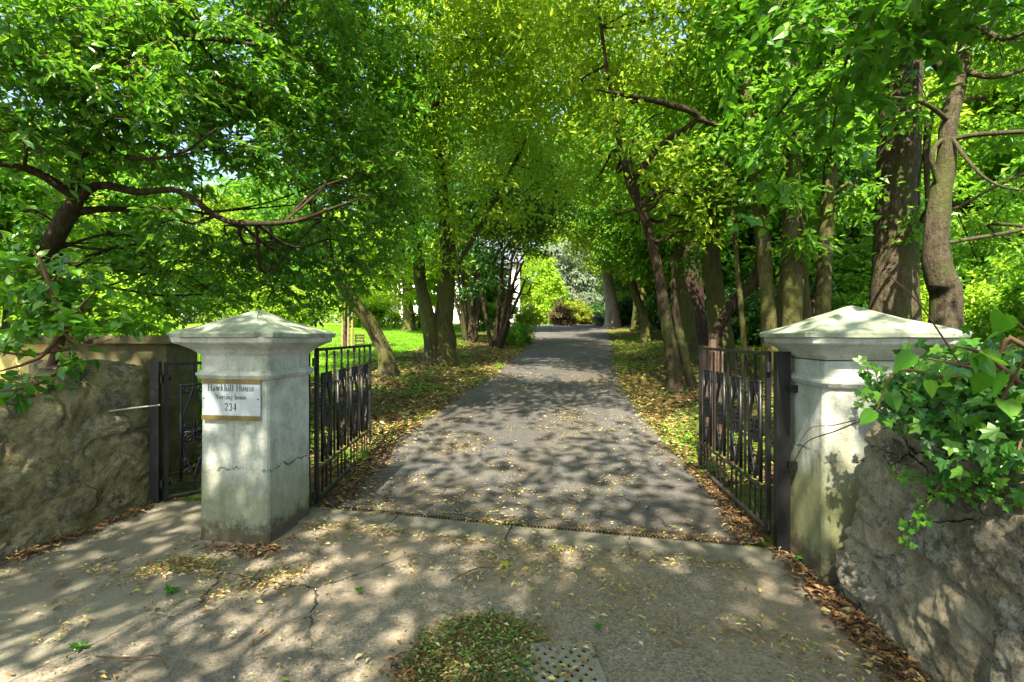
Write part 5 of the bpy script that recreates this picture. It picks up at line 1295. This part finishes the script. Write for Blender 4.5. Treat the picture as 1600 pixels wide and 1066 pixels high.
# the front wall is built round its openings
cols = sorted({a for a, _ in wx}); xe = [-W / 2] + sum([[c - .5, c + .5] for c in cols], []) + [W / 2]
for i in range(0, len(xe) - 1, 2): b.box(((xe[i] + xe[i + 1]) / 2, .15, HH / 2), (xe[i + 1] - xe[i], .3, HH))
for c in cols:
    for z0, z1 in ((0, 1.0), (2.5, 3.3), (4.7, HH)): b.box((c, .152, (z0 + z1) / 2), (1.0, .296, z1 - z0))
b.box((-W / 2 + .15, D / 2 + .15, HH / 2), (.3, D - .3, HH)); b.box((W / 2 - .15, D / 2 + .15, HH / 2), (.3, D - .3, HH)); b.box((0, D - .15 + .3, HH / 2), (W, .3, HH))
for s in (-1, 1):
    x = s * (W / 2 - .15); v = [(x - .14, 0, HH), (x + .14, 0, HH), (x + .14, D, HH), (x - .14, D, HH), (x - .14, D / 2, HH + 2.6), (x + .14, D / 2, HH + 2.6)]
    b.add(v, [[0, 4, 3, 3], [1, 2, 5, 5], [0, 1, 5, 4], [3, 4, 5, 2]])
b.build('wall', M['white'], hs, smooth=False)
b = MB()
for s in (-1, 1):
    y_e = -.4 if s < 0 else D + .4
    v = np.array([(-W / 2 - .3, y_e, HH - .2), (W / 2 + .3, y_e, HH - .2), (W / 2 + .3, D / 2, HH + 2.75), (-W / 2 - .3, D / 2, HH + 2.75)]); v2 = v + [0, 0, .12]
    b.add(np.vstack([v, v2]), [[0, 1, 2, 3], [4, 5, 6, 7], [0, 1, 5, 4], [1, 2, 6, 5], [2, 3, 7, 6], [3, 0, 4, 7]])
rf = b.build('roof', M['slate'], hs, smooth=False)
for c in (-W / 2 + 1, W / 2 - 1):
    b = MB(); b.box((c, D / 2, HH + 3.0), (.9, .6, 1.8)); b.build('chimney', M['white'], rf, smooth=False)
for c, z in ((a, z_) for a, z_ in wx):
    z0 = 1.0 if z < 2 else 3.3; hh = 1.5 if z < 2 else 1.4
    b = MB(); b.box((c - .47, .12, z0 + hh / 2), (.06, .08, hh)); b.box((c + .47, .12, z0 + hh / 2), (.06, .08, hh)); b.box((c, .12, z0 + .03), (.88, .08, .06)); b.box((c, .12, z0 + hh - .03), (.88, .08, .06)); b.box((c, .125, z0 + hh / 2), (.88, .07, .05))
    wdw = b.build('window', M['fence_paint'], hs, smooth=False)
    b = MB(); b.box((c, .15, z0 + hh / 2), (.9, .02, hh - .1)); b.build('pane', M['glass'], wdw, smooth=False)

# pale garden building glimpsed behind the great trunk
gh = empty('outbuilding', G(1345, 27).tolist()); tag(gh, 'pale outbuilding glimpsed just left of the great trunk', 'building')
b = MB(); b.box((0, 2, 1.5), (3.4, 3.5, 3.2)); b.build('wall', M['white'], gh, smooth=False)
b = MB(); v = np.array([(-2.0, 0, 3.1), (2.0, 0, 3.1), (2.0, 2, 4.2), (-2.0, 2, 4.2), (2.0, 4, 3.1), (-2.0, 4, 3.1)]); b.add(v, [[0, 1, 2, 3], [3, 2, 4, 5], [0, 3, 5, 5], [1, 4, 2, 2]]); b.build('roof', M['slate'], gh, smooth=False)
b = MB(); b.box((.2, .23, 1.0), (.9, .06, 2.0)); dd = b.build('door', M['timber'], gh, smooth=False)
# long stone boundary wall deep in the right woods
b = MB(); n = 60
for k in range(n):
    xx = 7.0 + k * .5; b.box((xx, 18.6 + .04 * k + random.uniform(-.02, .02), Hs(xx, 18.6) + .55 + random.uniform(-.03, .03)), (.49, .4, 1.2))
tag(b.build('boundary_wall', M['drystone'], smooth=False), 'long low pale stone wall deep in the woods on the right', 'wall')

# ------------------------------------------------------------------ shrub over the left wall
tk = [(-4.3, 3.7, .75), P(98, 520, 3.9), P(92, 490, 3.8), P(80, 450, 3.8), P(60, 400, 3.8)]
tk[0] = np.array([-3.95, 4.0, .9])
ex = [([P(98, 520, 3.9), P(60, 560, 3.6), P(0, 580, 3.4)], [.02, .014, .006]), ([P(98, 520, 3.9), P(125, 480, 3.8), P(150, 455, 3.7)], [.018, .012, .005]), ([P(110, 545, 3.9), P(40, 555, 3.7), P(-20, 545, 3.6)], [.014, .01, .005]),
      ([P(120, 560, 4), P(60, 600, 3.5), P(0, 612, 3.3)], [.014, .01, .005]), ([P(98, 520, 3.9), P(130, 540, 3.75), P(175, 530, 3.7)], [.014, .01, .005])]
bl = [B(40, 480, 3.8, .26), B(100, 500, 3.8, .22), B(20, 430, 4.0, .3), B(150, 505, 3.8, .2), B(60, 620, 3.5, .17), B(0, 600, 3.5, .18), B(110, 565, 3.7, .10), B(170, 480, 4.0, .2), B(90, 440, 4.0, .25), B(20, 540, 3.7, .12), B(200, 505, 4.1, .14)]
tree('hanging_shrub', 'straggling green shrub with twigs drooping over the left rubble wall', tk, [.035, .03, .026, .02, .01], bl, M['laurel'], M['twig'], spacing=.15, n=7, L=.085, shape='heart', ratio=.75, seed=131, limb_r=.012, extra=ex, twig_frac=.6, cat='shrub')

# ------------------------------------------------------------------ ivy and bramble over the right wall
def creeper(name, label, stems, leafm, L, n_per, shape, ratio, seed, spread, cat='ivy', up=.6, out=(-.7, -.5)):
    r = np.random.default_rng(seed); root = empty(name, np.asarray(stems[0][0][0], float).tolist()); tag(root, label, cat)
    b = MB(); pos = []
    for pts_, rad_ in stems:
        p, rr = spline(pts_, rad_, .02); b.tube(p, rr, 5, .1, True, seed); pos.append(p)
    base = np.asarray(stems[0][0][0], float)
    o = b.build('stem', M['twig'], root, loc=base); o.location = (0, 0, 0)
    b = MB(); p = np.concatenate(pos); p = p[r.choice(len(p), n_per)]; p = p + r.normal(0, 1, p.shape) * spread
    d = r.normal(0, .6, p.shape) + [out[0] * .4, out[1] * .4, -.5]; nr = r.normal(0, .38, p.shape) + [out[0], out[1], up]
    s = L * r.uniform(.45, 1.25, len(p)); add_leaves(b, p, d, nr, s, s * ratio, shape)
    o = b.build('leaves', leafm, root, loc=base, smooth=False); o.location = (0, 0, 0)
    return root
# ivy mass on the top of the wall
S1 = [([(2.35, 2.2, 1.0), P(1500, 620, 2.25), P(1450, 610, 2.3), P(1375, 615, 2.4)], [.012, .01, .008, .004]), ([(2.4, 1.9, 1.0), P(1540, 600, 2.0), P(1510, 660, 1.92), P(1490, 695, 1.9)], [.012, .009, .006, .003]),
      ([(2.4, 1.8, 1.0), P(1600, 590, 1.95), P(1560, 660, 1.82), P(1550, 700, 1.8)], [.012, .009, .006, .003]), ([(2.4, 1.6, 1.0), P(1640, 620, 1.8), P(1600, 680, 1.72), P(1590, 710, 1.7)], [.012, .009, .006, .003]),
      ([(2.35, 2.2, 1.0), P(1490, 595, 2.3), P(1440, 590, 2.3), P(1410, 625, 2.2)], [.012, .01, .008, .004]), ([(2.4, 2.0, 1.0), P(1560, 580, 2.1), P(1500, 600, 2.05), P(1460, 640, 2.0)], [.012, .01, .008, .004])]
creeper('ivy', 'dense dark ivy mounded on top of the right boulder wall', S1, M['ivy'], .058, 2900, 'ivy', .95, 141, .072)
S2 = [([P(1580, 745, 1.80), P(1510, 750, 1.90), P(1450, 748, 2.02), P(1400, 740, 2.15)], [.005, .004, .003, .002]), ([P(1620, 770, 1.74), P(1570, 768, 1.80), P(1520, 775, 1.88), P(1480, 765, 1.96)], [.005, .004, .003, .002]), ([P(1470, 755, 1.98), P(1440, 800, 2.0), P(1412, 845, 2.05)], [.004, .003, .002]), ([P(1600, 780, 1.78), P(1620, 765, 1.75)], [.004, .003])]
creeper('ivy', 'small bright ivy sprays creeping across the face of the boulder wall', S2, M['lime'], .030, 230, 'ivy', .95, 142, .018)
S3 = [([P(1400, 690, 2.62), P(1372, 600, 2.70), P(1366, 556, 2.71)], [.004, .003, .002]), ([P(1390, 640, 2.66), P(1358, 600, 2.72), P(1356, 570, 2.73)], [.004, .003, .002])]
creeper('ivy', 'thin trail of ivy climbing the front of the right pillar', S3, M['ivy'], .045, 34, 'ivy', .95, 143, .02)
# large-leaved sucker growth, nearest the camera
S4 = [([(2.35, 1.9, 1.0), P(1560, 570, 1.75), P(1530, 550, 1.7), P(1490, 540, 1.65)], [.012, .01, .007, .003]), ([(2.45, 1.7, 1.0), P(1650, 560, 1.7), P(1620, 530, 1.65), P(1590, 505, 1.6)], [.014, .01, .007, .003]),
      ([(2.35, 2.1, 1.0), P(1520, 600, 1.95), P(1470, 590, 1.95), P(1400, 580, 1.98), P(1370, 640, 2.0)], [.012, .01, .007, .005, .003]), ([(2.4, 1.9, 1.0), P(1580, 590, 1.9), P(1545, 580, 1.8), P(1450, 560, 1.8)], [.012, .01, .007, .003]),
      ([(2.4, 1.9, 1.0), P(1590, 640, 1.8), P(1560, 640, 1.75), P(1600, 560, 1.6)], [.012, .01, .007, .003])]
creeper('sucker_growth', 'spray of large bright heart-shaped leaves leaning over the right pillar', S4, M['lime'], .085, 80, 'heart', .8, 144, .045, 'plant', 1.3, (-.3, -.5))
S4b = [([(2.4, 1.75, 1.0), P(1600, 560, 1.6), P(1520, 500, 1.52)], [.01, .008, .004])]
# bare arching bramble stems
b = MB()
for pts_, r0 in (([P(1640, 500, 1.9), P(1560, 550, 1.95), P(1480, 580, 2.05), P(1380, 640, 2.2), P(1310, 672, 2.4), P(1262, 690, 2.6), P(1240, 722, 2.75)], .006), ([P(1345, 655, 2.3), P(1300, 665, 2.45), P(1268, 668, 2.5), P(1250, 690, 2.55)], .003),
                ([P(1520, 600, 2.0), P(1440, 480, 1.9), P(1390, 430, 1.85), P(1380, 400, 1.85)], .004), ([(2.4, 1.8, .98), P(1600, 540, 1.85), P(1560, 560, 1.9), P(1500, 640, 1.95)], .014)):
    p, rr = spline(pts_, np.linspace(r0, r0 * .35, len(pts_)), .02); b.tube(p, rr, 5, .1, True, 3)
tag(b.build('bramble_stem', M['twig']), 'bare brown bramble stems arching in front of the right pillar', 'bramble')

# ------------------------------------------------------------------ litter, grass and ground cover (nobody could count it)
def scatter(name, xy, L, mat, seed, shape='diamond', ratio=.5, dz=.02, flat=1.0, lift=.008):
    r = np.random.default_rng(seed); n = len(xy)
    z = H(xy[:, 0], xy[:, 1]) + dz + r.random(n) * lift
    p = np.concatenate([xy, z[:, None]], 1); a = r.uniform(0, 6.28, n)
    d = np.stack([np.cos(a), np.sin(a), r.normal(0, .12, n)], 1); nr = r.normal(0, .28, (n, 3)); nr[:, 2] = flat
    s = L * np.clip(np.exp(r.normal(-.25, .55, n)), .15, 1.9)
    b = MB(); add_leaves(b, p, d, nr, s, s * ratio * r.uniform(.4, 1.4, n), shape)
    o = b.build(name, mat, smooth=False); o['kind'] = 'stuff'; return o
def inbounds(q):   # keeps litter out of the walls and pillars
    x, y = q[:, 0], q[:, 1]
    wl = x > np.interp(y, [-2.5, .8, 2.4, 3.2, 3.85, 4.3], [-5.1, -4.05, -3.58, -3.33, -3.17, -3.12])
    wr = x < np.interp(y, [-1.6, .7, 1.5, 2.05, 2.45, 2.8, 3.4, 4.0], [2.1, 1.72, 1.71, 1.77, 1.84, 1.88, 1.9, 2.0])
    ok = (wl | (y > 4.6)) & (wr | (y > 4.2))
    for c in (PL, PR): ok &= ~((np.abs(x - c[0]) < .36) & (np.abs(y - c[1]) < .36))
    return ok
r = np.random.default_rng(201)
# thin, patchy over the forecourt and the first of the drive
q = np.stack([r.uniform(-4, 2.3, 170000), r.uniform(1.4, 11, 170000)], 1)
dn = vnoise(np.concatenate([q, 0 * q[:, :1]], 1), 1.4, 4) * .5 + vnoise(np.concatenate([q, 0 * q[:, :1]], 1), 4.5, 5) * .5
q = q[(r.random(len(q)) < np.clip((dn + .30) * .75, .06, 1) ** 1.5) & inbounds(q)]
scatter('fine_litter', q, .024, M['litter'], 202, ratio=.42, dz=.022)
def along(pts, w, n, seed):
    r = np.random.default_rng(seed); p, _ = spline([np.array([*a, 0]) for a in pts], [0] * len(pts), .02)
    k = r.choice(len(p), n); return p[k][:, :2] + r.normal(0, 1, (n, 2)) * w
g_ = lambda px, py: ((px - 800) / FPX * (EYE * FPX / (py - 525)), EYE * FPX / (py - 525))
edges = np.concatenate([along([g_(0, 884), g_(120, 840), g_(230, 800)], .05, 1500, 1), along([g_(1240, 870), g_(1290, 930), g_(1340, 980), g_(1400, 1040), (1.66, 1.9)], .06, 3600, 2), along([g_(300, 850), g_(410, 868), g_(470, 815)], .05, 900, 3),
                        along([(1.72, 3.5), (1.86, 4.2), (1.95, 5.2)], .06, 2200, 4), along([(-1.55, 4.15), (-1.5, 5.0), (-1.45, 5.8)], .09, 1500, 5)])
scatter('edge_litter', edges[inbounds(edges)], .034, M['brownlitter'], 203, ratio=.45, dz=.022, lift=.03)
st_ = np.concatenate([along([tuple(gateline(0, -.4)), tuple(gateline(3.3, -.4))], .05, 1500, 6), along([tuple(gateline(.3, 0.02)), tuple(gateline(3.2, 0.02))], .06, 700, 7), along([g_(215, 905), g_(290, 885), g_(330, 900)], .06, 1300, 8), along([g_(330, 935), g_(470, 900)], .09, 700, 9), along([g_(700, 870), g_(960, 905), g_(1010, 1000)], .16, 1100, 10), along([(2.0, 5.5), (2.05, 7), (2.25, 9.5)], .12, 1800, 14)])
scatter('drifted_litter', st_[inbounds(st_)], .024, M['litter'], 204, ratio=.3, dz=.030, lift=.012)
# the heap round the drain cover
n = 9000; a = r.uniform(0, 6.28, n); t = np.sqrt(r.random(n))
hx = -.14 + .34 * t * np.cos(a) + r.normal(0, .02, n); hy_ = 2.20 + .36 * t * np.sin(a) + r.normal(0, .02, n)
k = ~((hx > .07 + r.normal(0, .03, n)) & (hy_ < 2.34)) ; q = np.stack([hx, hy_], 1)[k]
scatter('litter_heap', q, .020, M['heap'], 205, ratio=.42, dz=.02, lift=.03)
q = along([g_(640, 1060), g_(690, 1040)], .05, 900, 11); scatter('litter_heap', q, .03, M['brownlitter'], 206, ratio=.3, dz=.03)
q = np.stack([r.uniform(.0, .4, 260), r.uniform(1.9, 2.35, 260)], 1); scatter('cover_litter', q, .022, M['litter'], 207, ratio=.4, dz=.03)

# separate fallen leaves one can point at
fl = [(243, 968, 'silver', .05, 'pale round fallen leaf on the left pavement'), (83, 925, 'brownlitter', .10, 'orange-brown curled leaf on the left pavement'), (335, 964, 'brownlitter', .08, 'red-brown curled leaf near the middle of the forecourt left'),
      (560, 927, 'lime', .055, 'single bright green fallen leaf below the drain on the left'), (930, 990, 'ivy', .045, 'green fallen leaf right of the litter heap'), (1064, 1018, 'brownlitter', .07, 'orange fallen leaf low on the right of the forecourt'),
      (975, 962, 'silver', .04, 'pale green fallen leaf on the right of the forecourt'), (1245, 878, 'lime', .06, 'yellow-green seedling leaf at the foot of the right pillar'), (72, 925, 'gold', .03, 'yellow scrap of leaf on the left pavement'), (1170, 848, 'gold', .04, 'yellow leaf on the right end of the drain')]
for k, (px, py, mt, s, lab) in enumerate(fl):
    x, y = g_(px, py); b = MB(); a = k * 1.7
    add_leaves(b, np.array([[x, y, .03]]), np.array([[math.cos(a), math.sin(a), .1]]), np.array([[.1, -.1, 1.0]]), s, s * (.8 if mt in ('white', 'lime', 'ivy') else .4), 'heart' if mt in ('lime', 'ivy', 'white') else 'oval')
    o = b.build('fallen_leaf', M[mt], smooth=False); md = o.modifiers.new('thickness', 'SOLIDIFY'); md.thickness = .0012
    tag(o, lab, 'leaf', 'single fallen leaves')
for k, (px, py, lab) in enumerate([(268, 930, 'small weed tuft growing beside the brown litter on the left'), (125, 1018, 'trailing green weed sprig on the pavement at bottom left'), (1240, 880, 'young green weed at the foot of the right gate post'), (790, 890, 'fallen leafy twig in front of the threshold slabs')]):
    x, y = g_(px, py); rr = np.random.default_rng(300 + k); b = MB(); n = 16
    p = np.tile([x, y, .022], (n, 1)) + rr.normal(0, .004, (n, 3)); d = rr.normal(0, 1, (n, 3)); d[:, 2] = .35
    b.tube([(x - .02, y, .012), (x, y, .024), (x + .02, y + .01, .03)], .004, 4)
    s = .045 * rr.uniform(.5, 1.2, n); add_leaves(b, p, d, np.tile([0, -.3, 1.], (n, 1)) + rr.normal(0, .3, (n, 3)), s, s * .45, 'oval')
    tag(b.build('weed', M['lime' if k != 3 else 'gold'], smooth=False), lab, 'weed')
b = MB(); p, rr_ = spline([(*g_(150, 1036), .03), (*g_(200, 1040), .035), (*g_(245, 1035), .03), (*g_(262, 1055), .03)], [.004, .005, .004, .002], .02); b.tube(p, rr_, 5, .2)
tag(b.build('twig', M['twig']), 'thin dark fallen twig at bottom left', 'twig')
b = MB(); p, rr_ = spline([(*g_(705, 915), .03), (*g_(745, 897), .035), (*g_(790, 893), .03)], [.003, .004, .002], .02); b.tube(p, rr_, 5, .2)
tag(b.build('twig', M['twig']), 'fallen twig with pale leaves below the middle of the drain', 'twig')

# woodland floor on both banks
def region(n, x0, x1, y0, y1, seed, test):
    r = np.random.default_rng(seed); q = np.stack([r.uniform(x0, x1, n), y0 + (y1 - y0) * r.random(n) ** 1.3], 1); return q[test(q)]
bankL = lambda q: (q[:, 0] < edge_l(q[:, 1]) + .05) & ((q[:, 1] > 4.9) | (q[:, 0] > -1.75)) & (q[:, 0] > -9) & inbounds(q)
bankR = lambda q: (q[:, 0] > edge_r(q[:, 1]) - .05)
q = np.concatenate([region(60000, -8, 1.5, 4.4, 22, 401, bankL), region(60000, 1.9, 14, 4.6, 24, 402, bankR)])
scatter('leaf_litter', q, .065, M['floorlitter'], 403, ratio=.5, dz=.01, lift=.03)
def cover(n, x0, x1, y0, y1, seed, test, thr):
    q = region(n, x0, x1, y0, y1, seed, test); v = vnoise(np.concatenate([q, 0 * q[:, :1]], 1), .9, 9) * .6 + vnoise(np.concatenate([q, 0 * q[:, :1]], 1), 2.6, 8) * .5
    return q[v > thr]
q = np.concatenate([cover(90000, -8, 1.5, 5.2, 24, 404, bankL, .2), cover(80000, 1.9, 14, 4.8, 26, 405, bankR, .08)])
q2 = np.concatenate([along([(edge_l(y) - .25, y) for y in (5.5, 7, 9, 11, 14, 18)], .16, 5000, 12), along([(edge_r(y) + .25, y) for y in (5, 7, 9, 11, 14, 18)], .18, 5000, 13)])
scatter('verge_litter', q2, .045, M['litter'], 407, ratio=.45, dz=.028, lift=.02)
scatter('ground_cover', q, .05, M['wood'], 406, ratio=.6, dz=.035, lift=.07, flat=.9)
# grass blades on the nearer lawn
r = np.random.default_rng(410); n = 150000
y = 8.8 + 22 * r.random(n) ** 1.5; x = lawn_edge(y) - 16 * r.random(n) ** 1.2
z = H(x, y); a = r.uniform(0, 6.28, n); hgt = r.uniform(.03, .08, n); w = .012
bx = np.stack([x, y, z + .02], 1); sd = np.stack([np.cos(a), np.sin(a), 0 * a], 1) * w; ln_ = np.stack([np.cos(a * 3) * .025, np.sin(a * 3) * .025, hgt], 1)
v = np.stack([bx - sd, bx + sd, bx + ln_], 1).reshape(-1, 3); b = MB(); b.add(v, (np.arange(n) * 3)[:, None] + np.arange(3)[None])
o = b.build('grass', M['blade'], smooth=False); o['kind'] = 'stuff'
# tall rough grass behind the mossy wall end
r = np.random.default_rng(411); n = 2500; x = r.uniform(-5.2, -3.2, n); y = r.uniform(6.4, 7.4, n); a = r.uniform(0, 6.28, n); hgt = r.uniform(.3, 1.1, n); z = H(x, y)
bx = np.stack([x, y, z], 1); sd = np.stack([np.cos(a), np.sin(a), 0 * a], 1) * .008; ln_ = np.stack([r.normal(0, .12, n), r.normal(0, .12, n), hgt], 1)
v = np.stack([bx - sd, bx + sd, bx + ln_], 1).reshape(-1, 3); b = MB(); b.add(v, (np.arange(n) * 3)[:, None] + np.arange(3)[None])
o = b.build('rough_grass', M['blade'], smooth=False); o['kind'] = 'stuff'
